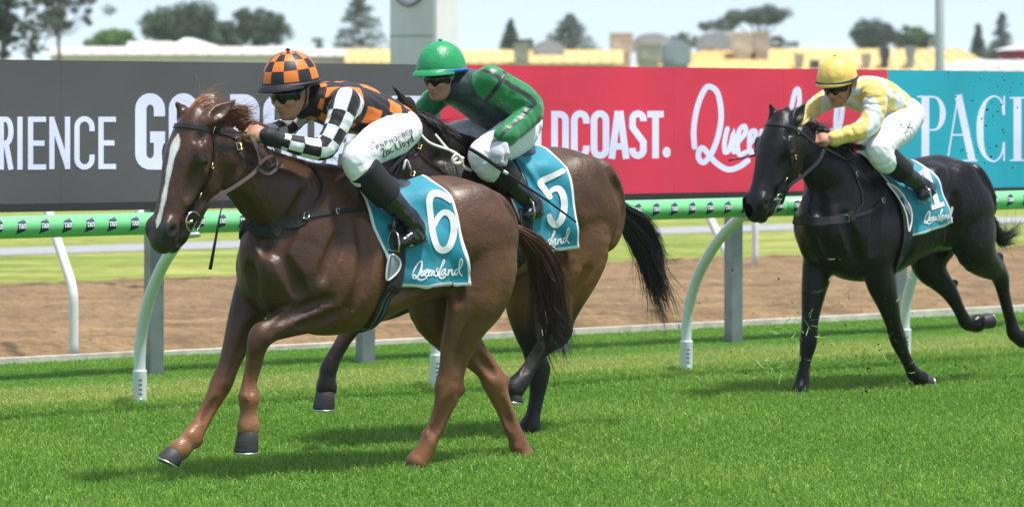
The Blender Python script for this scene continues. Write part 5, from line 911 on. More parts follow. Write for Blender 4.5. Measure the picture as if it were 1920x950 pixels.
def breast(h, root, base, rows, side_rows, up_rows):
    P = h['fr'].P; L = [P(*r) for r in rows]; L2 = [(q[0], -q[1], q[2]) for q in L[::-1]]; strap(h, 'chest_band', [tuple(q) for q in L] + [tuple(q) for q in L2], .062, root, M_web, base=base, thick=.005)
    for s in (1, -1):
        strap(h, 'side_strap', [tuple(P(*r) * [1, s, 1]) for r in side_rows], .022, root, M_web, off=.006, base=base); strap(h, 'shoulder_strap', [tuple(P(*r) * [1, s, 1]) for r in up_rows], .013, root, M_leather, off=.006, base=base)
breast(h1, bp1, bs1, [(572, 408, .2), (535, 424, .2), (500, 436, .17), (470, 440, .1), (458, 436, .03)], [(572, 408, .2), (610, 398, .22), (650, 390, .24), (696, 381, .26)], [(575, 404, .2), (595, 378, .2), (610, 352, .18), (602, 325, .14), (585, 300, .1)])
buckle(h1, bp1, bs1, 575, 406, .2, M_metal); buckle(h1, bp1, bs1, 642, 391, .24, M_metal, .014)
bs2 = h2['fr'].P(760, 400, 0); bp2 = empty('breastplate', h2['fr'].world(bs2), h2['fr'].rz, 'black webbing breastplate strap on the bay horse, behind the leader', 'breastplate', 'breastplates'); breast(h2, bp2, bs2, [(800, 395, .2), (770, 400, .17), (740, 405, .1), (728, 405, .03)], [(800, 395, .2), (850, 365, .22), (900, 345, .24), (940, 328, .24)], [(850, 365, .22), (860, 340, .18), (850, 310, .1)])
bs3 = h3['fr'].P(1530, 400, 0); bp3 = empty('breastplate', h3['fr'].world(bs3), h3['fr'].rz, 'black breastplate with silver buckles on the black horse', 'breastplate', 'breastplates'); breast(h3, bp3, bs3, [(1598, 405, .2), (1575, 412, .19), (1545, 416, .14), (1515, 414, .07), (1503, 410, .03)], [(1598, 405, .2), (1630, 396, .23), (1655, 378, .24), (1670, 352, .25)], [(1600, 400, .2), (1613, 380, .2), (1606, 350, .18), (1592, 330, .14)])
buckle(h3, bp3, bs3, 1598, 330, .15, M_metal, .016); buckle(h3, bp3, bs3, 1658, 375, .24, M_metal, .016); buckle(h3, bp3, bs3, 1588, 408, .2, M_metal, .02)
br3, bb3 = bridle(h3, 'black leather bridle with brass fittings on the black horse', [(['bit', (1478, 352, .2), (1505, 330, .2), (1535, 302, .19), (1545, 280, .17)], .022, M_leather), ([(1548, 278, .17), (1570, 290, .17), (1590, 300, .16), (1603, 297, .14), (1592, 280, .12)], .014, M_leather)], ring_r=.034)
br2, bb2 = bridle(h2, 'dark bridle with knotted white reins on the bay horse', [(['bit', (730, 330, .15), (760, 290, .16), (775, 268, .16)], .02, M_leather)])
# knotted white rein lying along the bay's neck
P2 = F2.P; MB().tube(spline([P2(*q) for q in ((772, 228, .12), (786, 248, .16), (806, 268, .19), (838, 280, .2), (856, 288, .21), (862, 300, .215), (856, 308, .215), (848, 300, .215), (856, 290, .22), (866, 300, .22), (868, 312, .21), (884, 320, .2))], 5), .0105, 6, flat=.7).build('white_rein', M_rope, br2, off=bb2)
MB().tube(spline([P2(*q) for q in ((816, 252, .15), (826, 264, .17), (840, 280, .2), (858, 292, .215), (850, 304, .22), (862, 306, .22), (868, 294, .22))], 5), .0105, 6, flat=.7).build('white_rein', M_rope, br2, off=bb2)
MB().tube(spline([P2(*q) for q in ((770, 318, .2), (762, 300, .2), (756, 318, .2))], 4), .011, 6, flat=.5).build('white_rein', M_rope, br2, off=bb2)
# tassel strap hanging from the bit of the leader
hang = empty('hanging_strap', F1.world(F1.P(393, 505, .16)), F1.rz, 'black strap hanging loose below the bit of the chestnut horse', 'strap'); hb = F1.P(393, 505, .16); MB().tube([F1.P(*q) for q in ((420, 372, .14), (413, 400, .15), (404, 450, .16), (394, 505, .16))], [.006, .007, .012, .016], 6, flat=.5).build('strap', M_web, hang, off=hb)
# ------------------------------------------------------------------ manes, forelocks, tails
def hair_mat(name): m = mat(name, (.02, .01, .008), .42, .5, attr='tone'); return m
M_hair = hair_mat('horse_hair')
def hair(h, name, roots, guides, r0, c0, c1, seed, jitter=.02, seg=12, curl=.006): return strands(name, roots, [[h['fr'].P(*q) for q in g] for g in guides], r0, M_hair, h['root'], seg, jitter, 3, curl, seed, (np.array(c0), np.array(c1)))
RB, DB, BLKH = (.13, .042, .015), (.035, .014, .008), (.008, .006, .006)
hair(h1, 'forelock', [(0, .008, 1, 130), (1, .008, 1, 130), (2, .01, 1, 110)], [[(346, 222, .04), (356, 200, .03), (378, 181, .01), (404, 175, -.01), (430, 186, -.02)], [(356, 224, .05), (368, 206, .04), (390, 196, .02), (412, 198, 0), (430, 208, -.02)], [(364, 228, .05), (380, 216, .05), (396, 210, .03), (412, 214, .01), (426, 224, 0)], [(350, 232, .07), (362, 226, .08), (378, 222, .07), (390, 226, .05), (402, 234, .04)]], .0024, (.24, .08, .026), (.36, .14, .05), 1, .02)
hair(h1, 'mane', [(0, .01, 1, 150), (1, .012, 1, 150), (2, .012, 1, 150), (3, .014, 1, 120), (4, .014, 1, 120)], [[(402, 226, .04), (420, 202, .05), (442, 192, .05), (462, 198, .03), (478, 212, 0)], [(420, 232, .04), (436, 216, .05), (452, 210, .05), (466, 214, .03), (480, 226, 0)], [(440, 240, .04), (452, 226, .05), (464, 222, .05), (474, 228, .04), (484, 240, .02)], [(470, 252, .03), (480, 244, .06), (492, 246, .08), (504, 256, .08), (512, 270, .08)], [(520, 270, .02), (535, 264, .06), (550, 270, .1), (562, 284, .1), (566, 300, .1)], [(575, 288, 0), (592, 284, .06), (610, 290, .1), (622, 300, .1), (628, 312, .1)]], .0024, (.09, .032, .014), (.20, .075, .03), 2, .024)
hair(h1, 'tail', [(0, .012, 1, 240), (1, .014, 1, 260), (2, .012, 1, 200), (3, .02, .8, 60)], [[(966, 420, 0), (985, 435, .0), (1010, 450, -.02), (1032, 500, -.04), (1042, 580, -.05), (1046, 640, -.05), (1052, 690, -.05)], [(968, 428, .02), (990, 440, .03), (1018, 462, .02), (1044, 510, 0), (1052, 590, 0), (1058, 650, 0), (1064, 690, 0)], [(970, 436, .0), (988, 462, .02), (1008, 500, 0), (1018, 560, 0), (1026, 620, 0), (1036, 660, 0), (1044, 690, 0)], [(972, 440, -.02), (984, 470, -.02), (1000, 510, -.04), (1010, 570, -.05), (1022, 620, -.05), (1034, 660, -.05), (1050, 684, -.05)], [(968, 424, .03), (1000, 440, .05), (1030, 446, .05), (1056, 462, .05), (1066, 500, .04), (1058, 540, .04), (1064, 570, .03)]], .0026, (.17, .06, .024), BLKH, 3, .035, 14)
hair(h2, 'mane', [(0, .012, 1, 160), (1, .014, 1, 160), (2, .014, 1, 160)], [[(752, 205, .02), (765, 196, .05), (785, 200, .06), (800, 214, .06), (806, 232, .06)], [(785, 228, .02), (800, 226, .06), (818, 236, .1), (830, 250, .12), (836, 268, .12)], [(830, 250, .02), (846, 246, .06), (866, 254, .1), (878, 268, .12), (884, 284, .12)], [(880, 275, .02), (892, 270, .05), (904, 276, .08), (912, 288, .1), (916, 300, .1)]], .0024, BLKH, (.012, .009, .008), 4, .025)
hair(h2, 'tail', [(0, .014, 1, 300), (1, .016, 1, 300), (2, .014, 1, 200), (3, .02, .9, 50)], [[(1158, 372, 0), (1178, 392, 0), (1204, 420, -.02), (1212, 470, -.03), (1222, 520, -.03), (1240, 570, -.03), (1252, 606, -.03)], [(1160, 380, .02), (1182, 396, .03), (1212, 416, .02), (1234, 460, .02), (1240, 510, .02), (1252, 560, .02), (1262, 604, .02)], [(1158, 392, .02), (1172, 420, .02), (1192, 452, .01), (1212, 490, 0), (1226, 540, 0), (1240, 580, 0), (1250, 604, 0)], [(1156, 396, 0), (1164, 430, 0), (1180, 462, -.01), (1200, 500, -.02), (1216, 545, -.02), (1230, 580, -.02), (1240, 600, -.02)], [(1162, 386, .02), (1190, 396, .04), (1224, 416, .05), (1236, 460, .05), (1246, 490, .05), (1262, 478, .05), (1285, 466, .05)]], .0026, BLKH, (.010, .008, .008), 5, .03, 14)
hair(h3, 'forelock', [(0, .010, 1, 200), (1, .010, 1, 160)], [[(1460, 222, .02), (1462, 212, .03), (1470, 208, .03), (1478, 212, .03), (1482, 222, .03)], [(1468, 224, .03), (1474, 214, .03), (1482, 212, .02), (1488, 216, .02), (1490, 226, .02)], [(1476, 226, .03), (1484, 218, .02), (1490, 218, .01), (1496, 224, .0), (1500, 232, .0)]], .0026, BLKH, (.012, .009, .009), 6, .014)
hair(h3, 'mane', [(0, .014, 1, 200), (1, .014, 1, 160), (2, .014, 1, 160)], [[(1492, 236, .02), (1508, 228, .0), (1522, 226, -.0), (1534, 232, .02), (1540, 246, .04)], [(1520, 248, .03), (1532, 240, .08), (1544, 244, .1), (1552, 256, .1), (1556, 270, .1)], [(1556, 270, .02), (1572, 264, .06), (1590, 266, .1), (1606, 270, .12), (1620, 272, .12)], [(1590, 288, .0), (1602, 282, .06), (1618, 280, .1), (1630, 284, .12), (1640, 290, .12)]], .0026, BLKH, (.016, .011, .010), 7, .025)
hair(h3, 'tail', [(0, .016, 1, 260), (1, .016, 1, 220), (2, .02, .9, 40)], [[(1862, 405, 0), (1868, 428, 0), (1874, 440, -.02), (1886, 438, -.04), (1898, 430, -.06), (1908, 418, -.08)], [(1864, 412, .02), (1870, 436, .02), (1876, 448, 0), (1888, 444, -.02), (1900, 434, -.04), (1910, 424, -.06)], [(1866, 420, .02), (1872, 446, 0), (1878, 456, 0), (1892, 454, -.02), (1904, 448, -.04), (1914, 444, -.06)], [(1866, 418, .02), (1870, 424, 0), (1876, 420, 0), (1884, 412, 0), (1894, 412, 0), (1906, 410, 0)]], .0026, BLKH, (.016, .011, .010), 8, .03)
# ------------------------------------------------------------------ jockeys
M_skin = mat('skin', (.52, .30, .21), .5, spec=.4, attr='tone', bump=(90, .15, .002)); bsk = M_skin.node_tree.nodes['Principled BSDF']; bsk.inputs['Subsurface Weight'].default_value = .12; bsk.inputs['Subsurface Radius'].default_value = (.012, .005, .003)
def fabric(name, rough=.75, spec=.3, sheen=.15, bump=(38, .35, .006)): return mat(name, (.5, .5, .5), rough, spec, attr='tone', sheen=sheen, bump=bump)
M_lycra = fabric('lycra_silks', .62); M_satin = fabric('satin_silks', .4, .5, .3, (20, .45, .010)); M_satin2 = fabric('satin_silks_pale', .46, .4, .3, (20, .5, .010))
M_breech = mat('white_breeches', (.80, .81, .83), .62, sheen=.2, bump=(24, .5, .010, (1, .5, 1)))
M_boot = mat('polished_boot', (.008, .008, .009), .16, spec=.6, coat=.4, bump=(34, .5, .006)); M_sock = mat('black_neoprene', (.009, .009, .010), .8)
M_lens = mat('goggle_lens', (.005, .005, .006), .08, spec=.45); M_blackp = mat('black_plastic', (.012, .012, .013), .35); M_glove = mat('white_glove', (.66, .67, .70), .75, bump=(60, .4, .004)); M_whip = mat('whip_black', (.012, .012, .013), .5)
class Fig:
    """head axes: f forward, l left, u up"""
    def __init__(s, c, yaw, pitch, roll=0, k=1.): 
        a, b = R(yaw), R(pitch); s.c = np.array(c, float); s.f = np.array([math.cos(a) * math.cos(b), math.sin(a) * math.cos(b), math.sin(b)]); l = unit(np.cross((0, 0, 1), s.f)); u = np.cross(s.f, l); r = R(roll); s.l = l * math.cos(r) + u * math.sin(r); s.u = np.cross(s.f, s.l); s.k = k; s.ax = np.array([s.f, s.l, s.u])
    def p(s, f, l, u): return s.c + s.k * (s.f * f + s.l * l + s.u * u)
    def inv(s, V): return (np.asarray(V) - s.c) @ s.ax.T / s.k
def sculpt_face(g, h):
    p, k, ax = h.p, h.k, h.ax; A = lambda *r: np.array(r) * k
    g.ell(p(-.005, 0, .03), A(.098, .077, .095), .02, ax); g.ell(p(.03, 0, -.035), A(.066, .062, .075), .04, ax); g.ell(p(.052, 0, -.088), A(.036, .034, .026), .035, ax)
    for s in (1, -1):
        g.seg(p(-.005, .06 * s, -.05), p(.05, .028 * s, -.092), .02 * k, .016 * k, .03); g.ell(p(.064, .043 * s, -.022), A(.032, .026, .022), .022, ax); g.ell(p(-.008, .078 * s, -.008), A(.018, .008, .03), .008, ax)
        g.ell(p(.09, .034 * s, .012), A(.02, .022, .014), .02, ax, '-'); g.ell(p(.098, .012 * s, -.036), A(.013, .011, .010), .01, ax)
    g.ell(p(.082, 0, .032), A(.02, .055, .014), .025, ax); g.seg(p(.094, 0, .012), p(.115, 0, -.028), (.009 * k, .011 * k), (.013 * k, .014 * k), .014, h.l); g.ell(p(.112, 0, -.032), A(.014, .013, .011), .01, ax)
    g.ell(p(.093, 0, -.058), A(.016, .027, .0085), .006, ax); g.ell(p(.09, 0, -.071), A(.016, .023, .009), .006, ax); g.seg(p(.106, -.022, -.0645), p(.106, .022, -.0645), .0032 * k, .0032 * k, .004, h.l, '-'); g.ell(p(.078, 0, -.098), A(.02, .022, .016), .02, ax)
def hand(g, wrist, knuck, palm_n, curl=1., k=1., side=1):
    """fist: wrist and knuckle centre, palm_n the direction the palm faces, side +1 puts the thumb along +cross(e, n)"""
    w, q = np.array(wrist, float), np.array(knuck, float); e = unit(q - w); n = unit(np.array(palm_n) - e * np.dot(palm_n, e)); t = np.cross(e, n) * side; L = np.linalg.norm(q - w)
    g.chain([(*w, .026 * k, .02 * k), (*(w + e * L * .45), .036 * k, .019 * k), (*q, .04 * k, .017 * k)], .015, t, 3)
    for i, (o, ln) in enumerate(((.031, .95), (.0105, 1.05), (-.0105, 1.0), (-.031, .82))):
        b = q + t * o * k; a1 = b + (e * .030 + n * .016 * curl) * k * ln; a2 = a1 + (n * .03 * curl - e * .004) * k * ln; a3 = a2 + (-e * .024 + n * .002) * k * ln
        g.seg(b - e * .01, a1, .0115 * k, .0105 * k, .006); g.seg(a1, a2, .0105 * k, .0098 * k, .004); g.seg(a2, a3, .0098 * k, .0085 * k, .004)
    b = w + e * L * .35 + t * .03 * k; m = b + (t * .014 + e * .03 + n * .018) * k; tp_ = m + (e * .026 + n * .018 - t * .012) * k; g.seg(b, m, .015 * k, .012 * k, .012); g.seg(m, tp_, .012 * k, .0095 * k, .005)
def limb_uv(V, keys):
    """nearest position on a limb's axis: (length along, angle round, distance / radius)"""
    K = spline(keys, 4); best = np.full(len(V), 1e9); U_ = np.zeros(len(V)); A_ = np.zeros(len(V)); L0 = 0; ref = None
    for i in range(len(K) - 1):
        a, b = K[i, :3], K[i + 1, :3]; e = b - a; L = np.linalg.norm(e); e = e / (L + 1e-9); ref = unit(np.cross(e, (0, 1, 0))) if ref is None else unit(ref - e * ref.dot(e)); n2 = np.cross(e, ref)
        t = np.clip((V - a) @ e, 0, L); c = V - a - t[:, None] * e; d = np.linalg.norm(c, axis=1) / ((K[i, 3] + K[i, 4]) / 2); m = d < best; best[m] = d[m]; U_[m] = (L0 + t)[m]; A_[m] = np.arctan2(c @ n2, c @ ref)[m]; L0 += L
    return U_, A_, best
def wrinkle(g, lo, hi, amp, s, seed=0):
    q = np.random.default_rng(seed).uniform(0, 6.28, 9)
    g.noise(lambda X, Y, Z: (amp * (np.sin(X * 62 * s + 9 * np.sin(Z * 11 + q[0]) + Y * 30 + q[1]) * np.sin(Z * 21 + Y * 17 * s + q[2]) + .7 * np.sin((X - Z) * 95 * s + 6 * np.sin(Y * 14 + q[3]) + q[4]) * np.sin((X + Z) * 17 + q[5]))).astype(np.float32), lo, hi)
def folds(V, keys, amp, wl, env, seed=0, a0=0.):
    """cloth gathered round a limb: ridges across its axis"""
    u, a, d = limb_uv(V, keys); K = spline(keys, 4); c = K[np.argmin(((V[:, None, :] - K[None, :, :3]) ** 2).sum(2), 1), :3]; n = V - c; n /= np.linalg.norm(n, axis=1, keepdims=True) + 1e-9
    h = np.sin(u * 6.283 / wl + 1.6 * np.sin(a * 2 + seed) + .5 * np.sin(a * 3 + u * 12)) ; h = np.sign(h) * np.abs(h) ** .7; w = env(u) * np.clip(1.6 - d, 0, 1) * (.55 + .45 * np.cos(a - a0)); return V + n * (amp * h * w)[:, None]
def jockey(fr, sp):
    P = fr.P; K = lambda rows: np.array([(*P(*r[:3]), r[3], r[4]) for r in rows]); R_ = {}
    tor = K(sp['torso']); arms = [K(a) for a in sp['arms']]; legs = [K(l) for l in sp['thighs']]; shin = [K(l) for l in sp['shins']]; H = Fig(P(*sp['head']), *sp['look'], k=sp.get('hk', 1.0)); hands = [(P(*a), P(*b), n, s) for a, b, n, s in sp['hands']]
    pts = np.vstack([tor[:, :3], H.p(.13, 0, -.13)[None], H.p(0, 0, .15)[None], H.p(0, .15, .0)[None], H.p(-.1, -.15, 0)[None]] + [a[:, :3] for a in arms + legs + shin] + [np.array([h[0], h[1]]) for h in hands]); lo, hi = pts.min(0) - .16, pts.max(0) + .16
    base = shin[0][-1, :3] - [0, 0, .03]; root = empty('person', fr.world(base), fr.rz, sp['label'], 'person', 'jockeys')
    # skin: one continuous body, clothes lie over it
    g = SDF(lo, hi, .0055); sh = lambda k, d: np.c_[k[:, :3], np.maximum(k[:, 3:] - d, .02)]
    sculpt_face(g, H); nk = tor[-1]; g.chain(np.array([(*(nk[:3]), .07, .06), (*H.p(-.03, 0, -.06), .056, .056), (*H.p(-.01, 0, 0), .055, .055)]), .03, (0, 1, 0), 3); g.chain(sh(tor, .022), .03, (0, 1, 0), 3)
    for a in arms + legs + shin: g.chain(sh(a, .016), .03, (0, 1, 0), 3)
    for w, q, n, s in hands: hand(g, w, q, n, 1., 1.08, s)
    V, F = g.surface(1); C = np.repeat(np.array([sp.get('skin', (.46, .235, .15))]), len(V), 0); Q = H.inv(V)
    lip = np.exp(-(((Q[:, 2] + .0645) / .011) ** 2 + (Q[:, 1] / .026) ** 2)) * (Q[:, 0] > .085); C = C * (1 - lip[:, None] * .75) + np.array([.36, .10, .085]) * lip[:, None] * .75; ck = np.exp(-(((Q[:, 2] + .03) / .03) ** 2 + ((np.abs(Q[:, 1]) - .045) / .02) ** 2)) * (np.abs(Q[:, 0] - .05) < .06) * .35; C = C * (1 - ck[:, None]) + np.array([.50, .17, .12]) * ck[:, None]
    beard = (1 - sstep(-.075, -.05, Q[:, 2])) * (np.abs(Q[:, 0] - .04) < .08) * .18; C = C * (1 - beard[:, None] * .6)
    me = mesh('body', V - base, F, M_skin); vattr(me, 'tone', C); link('body', me, root)
    # silks
    g = SDF(lo, hi, sp.get('res', .0055)); g.chain(tor, .04, (0, 1, 0), 4)
    for a in arms: g.chain(a, .05, (0, 1, 0), 4)
    g.chain(np.array([(*nk[:3], .078, .068), (*H.p(-.045, 0, -.085), .064, .062)]), .03, (0, 1, 0), 3)
    for b in sp.get('puff', []): g.ell(P(*b[:3]), b[3], .04)
    wrinkle(g, lo, hi, sp.get('amp', .002), sp.get('ws', 1.), 3); V, F = g.surface(1); uvs = [limb_uv(V, tor)] + [limb_uv(V, a) for a in arms]; reg = np.argmin(np.stack([u[2] * (1.0 if i else sp.get('tb', 1.08)) for i, u in enumerate(uvs)], 1), 1)
    C = sp['dye'](V, reg, uvs, H)
    for i, a in enumerate(arms): V = folds(V, a, sp.get('fold', .0016), sp.get('wl', .05), lambda u: (reg == i + 1) * (.5 + .5 * np.sin(u * 21 + i)), i)
    V = folds(V, tor, sp.get('fold', .0016) * 1.2, .08, lambda u: (reg == 0) * (.6 + .4 * np.sin(u * 11)), 5)
    me = mesh('silks', V - base, F, sp['silk']); vattr(me, 'tone', C); link('silks', me, root)
    # breeches
    g = SDF(lo, hi, .006); g.chain(np.vstack([tor[1] * [1, 1, 1, .86, .86], tor[0] * [1, 1, 1, .9, .9]]), .04, (0, 1, 0), 4); g.ell(P(*sp['seat'][:3]), sp['seat'][3], .05)
    for l in legs: g.chain(l, .05, (0, 1, 0), 4)
    wrinkle(g, lo, hi, .0012, 1.1, 8); R_['breech'] = g; V, F = g.surface(1)
    for i, l in enumerate(legs): L_ = np.linalg.norm(np.diff(l[:, :3], axis=0), axis=1).sum(); V = folds(V, l, .0034, .042, lambda u: np.exp(-((u - L_ * .86) / (L_ * .14)) ** 2) + .7 * np.exp(-((u - L_ * .3) / (L_ * .16)) ** 2), i, -1.2 if i == 0 else 1.2)
    link('breeches', mesh('breeches', V - base, F, M_breech), root)
    # boots with a soft knee cuff
    for i, s in enumerate(shin):
        g = SDF(s[:, :3].min(0) - .12, s[:, :3].max(0) + .12, .006); g.chain(s, .01, (0, 1, 0), 4); toe = P(*sp['feet'][i][1]); heel = P(*sp['feet'][i][0]); ank = s[-1, :3]; 
        g.chain(np.array([(*heel, .034, .036), (*(heel * .5 + toe * .5 + [0, 0, .004]), .038, .036), (*(heel * .15 + toe * .85), .040, .028), (*toe, .03, .02)]), .03, (0, 1, 0), 3); g.seg(ank, heel * .7 + toe * .3, .046, .04, .03)
        fl = g.project; wrinkle(g, s[:, :3].min(0) - .12, s[-2, :3] + .16, .0022, 1.3, 5); V, F = g.surface(1); bt = link('boot', mesh('boot', V - base, F, M_boot), root)
        d = unit(heel - toe); m = MB(); up = unit(np.array([0, 0, 1]) - d * d[2]); pt = [heel - up * .036 + d * .012, heel * .5 + toe * .5 - up * .036, toe - up * .024 - d * .01]; m.tube(pt, [.036, .04, .032], 10, flat=.2, up=up); m.build('sole', M_blackp, bt, off=base)
        c = s[:3].copy(); c[:, 3:] += .013; c = np.vstack([c[0] - (c[1] - c[0]) * [.25, .25, .25, 0, 0], c]); c[0, 3:] += .002; g = SDF(c[:, :3].min(0) - .12, c[:, :3].max(0) + .12, .006); e = unit(c[-1, :3] - c[0, :3]); g.chain(c, .01, (0, 1, 0), 3); o0, o1 = c[0, :3], c[-1, :3]
        g.noise(lambda X, Y, Z: np.maximum(0, np.maximum((X - o1[0]) * e[0] + (Y - o1[1]) * e[1] + (Z - o1[2]) * e[2], -((X - o0[0]) * e[0] + (Y - o0[1]) * e[1] + (Z - o0[2]) * e[2]))).astype(np.float32) * 3, c[:, :3].min(0) - .12, c[:, :3].max(0) + .12); V, F = g.surface(1); link('boot_cuff', mesh('boot_cuff', V - base, F, M_sock), root)
    # helmet, peak, goggles
    hk = sp.get('helm', (.150, .128, .152)); n, rws = 24, 9; M = sp['cap']; tilt = R(sp.get('tilt', 10)); v = []; f = []; mi = []
    def hp(th, ph, k=1.): # th from the crown, ph round from the front
        q = np.array([hk[0] * math.sin(th) * math.cos(ph) - .008, hk[1] * math.sin(th) * math.sin(ph), hk[2] * math.cos(th)]) * k; c, s_ = math.cos(tilt), math.sin(tilt); q = np.array([q[0] * c - q[2] * s_ * -1 * -1, q[1], q[2] * c + q[0] * s_]); return H.p(q[0], q[1], q[2] + sp.get('lift', .035))
    rng_h = np.linspace(0.0, R(96), rws * 2 + 1)
    for i, th in enumerate(rng_h):
        for j in range(n * 2):
            ph = 2 * math.pi * (j + .5) / (n * 2); wr = 1 + sp.get('crease', 0) * (.45 * math.sin(ph * 11 + 2 * math.sin(th * 3)) * math.sin(th) ** 6 + .6 * math.exp(-((ph - math.pi * .5) / .05) ** 2) + .6 * math.exp(-((ph - math.pi * 1.5) / .05) ** 2)); v.append(hp(th, ph, wr) - base)
    N2 = n * 2
    for i in range(rws * 2):
        for j in range(N2):
            f.append((i * N2 + j, (i + 1) * N2 + j, (i + 1) * N2 + (j + 1) % N2, i * N2 + (j + 1) % N2)); mi.append(sp['capmi'](i, rws * 2, j, N2))
    hel = link('helmet', mesh('helmet', v, f, M, True, mi), root)
    mb = MB(); ns = 25; inner = [hp(R(88), a, 1.005) - base for a in np.linspace(-1.25, 1.25, ns)]; bw = sp.get('brim', .05); outer = [hp(R(92), a, 1.0) - base + (H.f * math.cos(a) * bw + H.l * math.sin(a) * bw * .25 - H.u * .012) * H.k for a in np.linspace(-1.25, 1.25, ns)]
    vv = inner + outer + [q - H.u * .006 for q in inner] + [q - H.u * .006 for q in outer]; ff = []
    for i in range(ns - 1): ff += [(i, i + 1, ns + i + 1, ns + i), (2 * ns + i, 3 * ns + i, 3 * ns + i + 1, 2 * ns + i + 1), (ns + i, ns + i + 1, 3 * ns + i + 1, 3 * ns + i)]
    mb.add(vv, ff); mb.build('peak', sp['peak'], hel)
    MB().tube([hp(R(92), a, 1.012) - base for a in np.linspace(0, 2 * math.pi, 40)], .008, 6, flat=1.2).build('rim_band', sp['band'], hel); MB().lathe([(.001, 0), (.012, .001), (.013, .008), (.007, .013), (.001, .014)], 10, Matrix.Translation(hp(0, 0) - base)).build('crown_button', sp['button'], hel)
    gl = MB(); nu, nvv = 22, 7; gv = []
    for i in range(nu):
        a = R(-74 + 148 * i / (nu - 1)); 
        for j in range(nvv):
            t = -1 + 2 * j / (nvv - 1); up = .006 + .036 * t * (1 - .25 * abs(math.sin(a)) ** 3) + (.012 * math.exp(-(a / .16) ** 2) if t < -.4 else 0); bul = 1 - .10 * t * t; gv.append(H.p((.112 * math.cos(a) + .004) * bul, .092 * math.sin(a) * bul, up) - base)
    gl.add(gv, [(i * nvv + j, i * nvv + j + 1, (i + 1) * nvv + j + 1, (i + 1) * nvv + j) for i in range(nu - 1) for j in range(nvv - 1)]); go = gl.build('goggles', M_lens, root); md = go.modifiers.new('thickness', 'SOLIDIFY'); md.thickness = .006; md.offset = 1
    MB().tube([H.p(.06, -.094, .016) - base, H.p(.0, -.104, .03) - base, H.p(-.09, -.06, .04) - base, H.p(-.115, 0, .045) - base, H.p(-.09, .06, .04) - base, H.p(.0, .104, .03) - base, H.p(.06, .094, .016) - base], .012, 6, flat=.25, up=H.f).build('goggle_strap', sp.get('gstrap', M_blackp), go)
    for s in (1, -1): MB().tube(spline([H.p(-.005, .098 * s, .03), H.p(.004, .088 * s, -.03), H.p(.02, .066 * s, -.075), H.p(.045, .03 * s, -.112), H.p(.05, 0, -.117)], 4) - base, .008, 6, flat=.35).build('chin_strap', M_blackp, root)
    if sp.get('glove'):
        for w, q, n, s in hands:
            g = SDF(np.minimum(w, q) - .12, np.maximum(w, q) + .12, .005); hand(g, w, q, n, 1., 1.2, s); g.seg(w - unit(q - w) * .035, w, .036, .033, .01); V, F = g.surface(1); link('glove', mesh('glove', V - base, F, M_glove), root)
    return dict(root=root, base=base, H=H, fr=fr, g=R_['breech'])

def on_sdf(j):
    """photo point -> first hit of the breeches along the line of sight"""
    P, g = j['fr'].P, j['g']; ys = np.linspace(.5, -.1, 160)
    def fn(px, py, hh):
        Q = np.array([P(px, py, y) for y in ys]); f = g.sample(Q); i = int(np.argmax(f < 0))
        p = g.project(Q[max(i, 1)][None], .002 + hh, 6)[0]; return tuple(p - j['base'])
    return fn
GLYPH = {'Z': [[(.05, .0), (.6, .0), (.0, 1), (.62, 1)]], 'a': [[(.42, .5), (.15, .42), (.0, .75), (.15, 1), (.38, .8), (.42, .45), (.42, .9), (.52, 1)]], 'c': [[(.4, .55), (.2, .45), (.02, .7), (.15, 1), (.42, .9)]], 'L': [[(.12, 0), (.0, 1), (.5, 1)]], 'l': [[(.12, 0), (.03, .9), (.14, 1)]], 'o': [[(.22, .45), (.02, .7), (.18, 1), (.4, .75), (.22, .45)]], 'y': [[(.03, .45), (.15, .95), (.38, .5)], [(.38, .45), (.2, 1.15), (.0, 1.35)]], 'd': [[(.4, .55), (.15, .45), (.0, .75), (.15, 1), (.36, .8), (.5, .0), (.42, .9), (.52, 1)]]}
def write_on(j, text, x0, y0, dx, dy, h, wd, m, adv=.6, slant=.0):
    """handwriting along the direction (dx, dy) per em of height h"""
    fn = on_sdf(j); mb = MB(); x = 0.; L = math.hypot(dx, dy); ux, uy = dx / L, dy / L
    for ch in text:
        for st in GLYPH.get(ch, []): ribbon(mb, [(x0 + (x + a) * h * ux - (b - 1) * h * uy, y0 + (x + a) * h * uy + (b - 1) * h * ux) for a, b in st], wd, fn, 0, .0004, 3)
        x += .32 if ch in 'l ' else adv
    return mb.build('lettering', m, j['root'])
OR = np.array((.80, .19, .025)); BK = np.array((.016, .014, .018)); WH = np.array((.78, .79, .82)); GRN = np.array((.008, .20, .055)); DGR = np.array((.002, .035, .027)); YEL = np.array((.78, .57, .15))
M_or = mat('cap_orange', tuple(OR), .5); M_bk = mat('cap_black', tuple(BK), .5); M_capg = mat('cap_green_satin', (.018, .30, .10), .36, spec=.5, bump=(18, .6, .012)); M_capy = mat('cap_gold_satin', (.80, .56, .13), .38, spec=.5, bump=(18, .6, .012)); M_blue = mat('band_blue', (.02, .12, .42), .5)
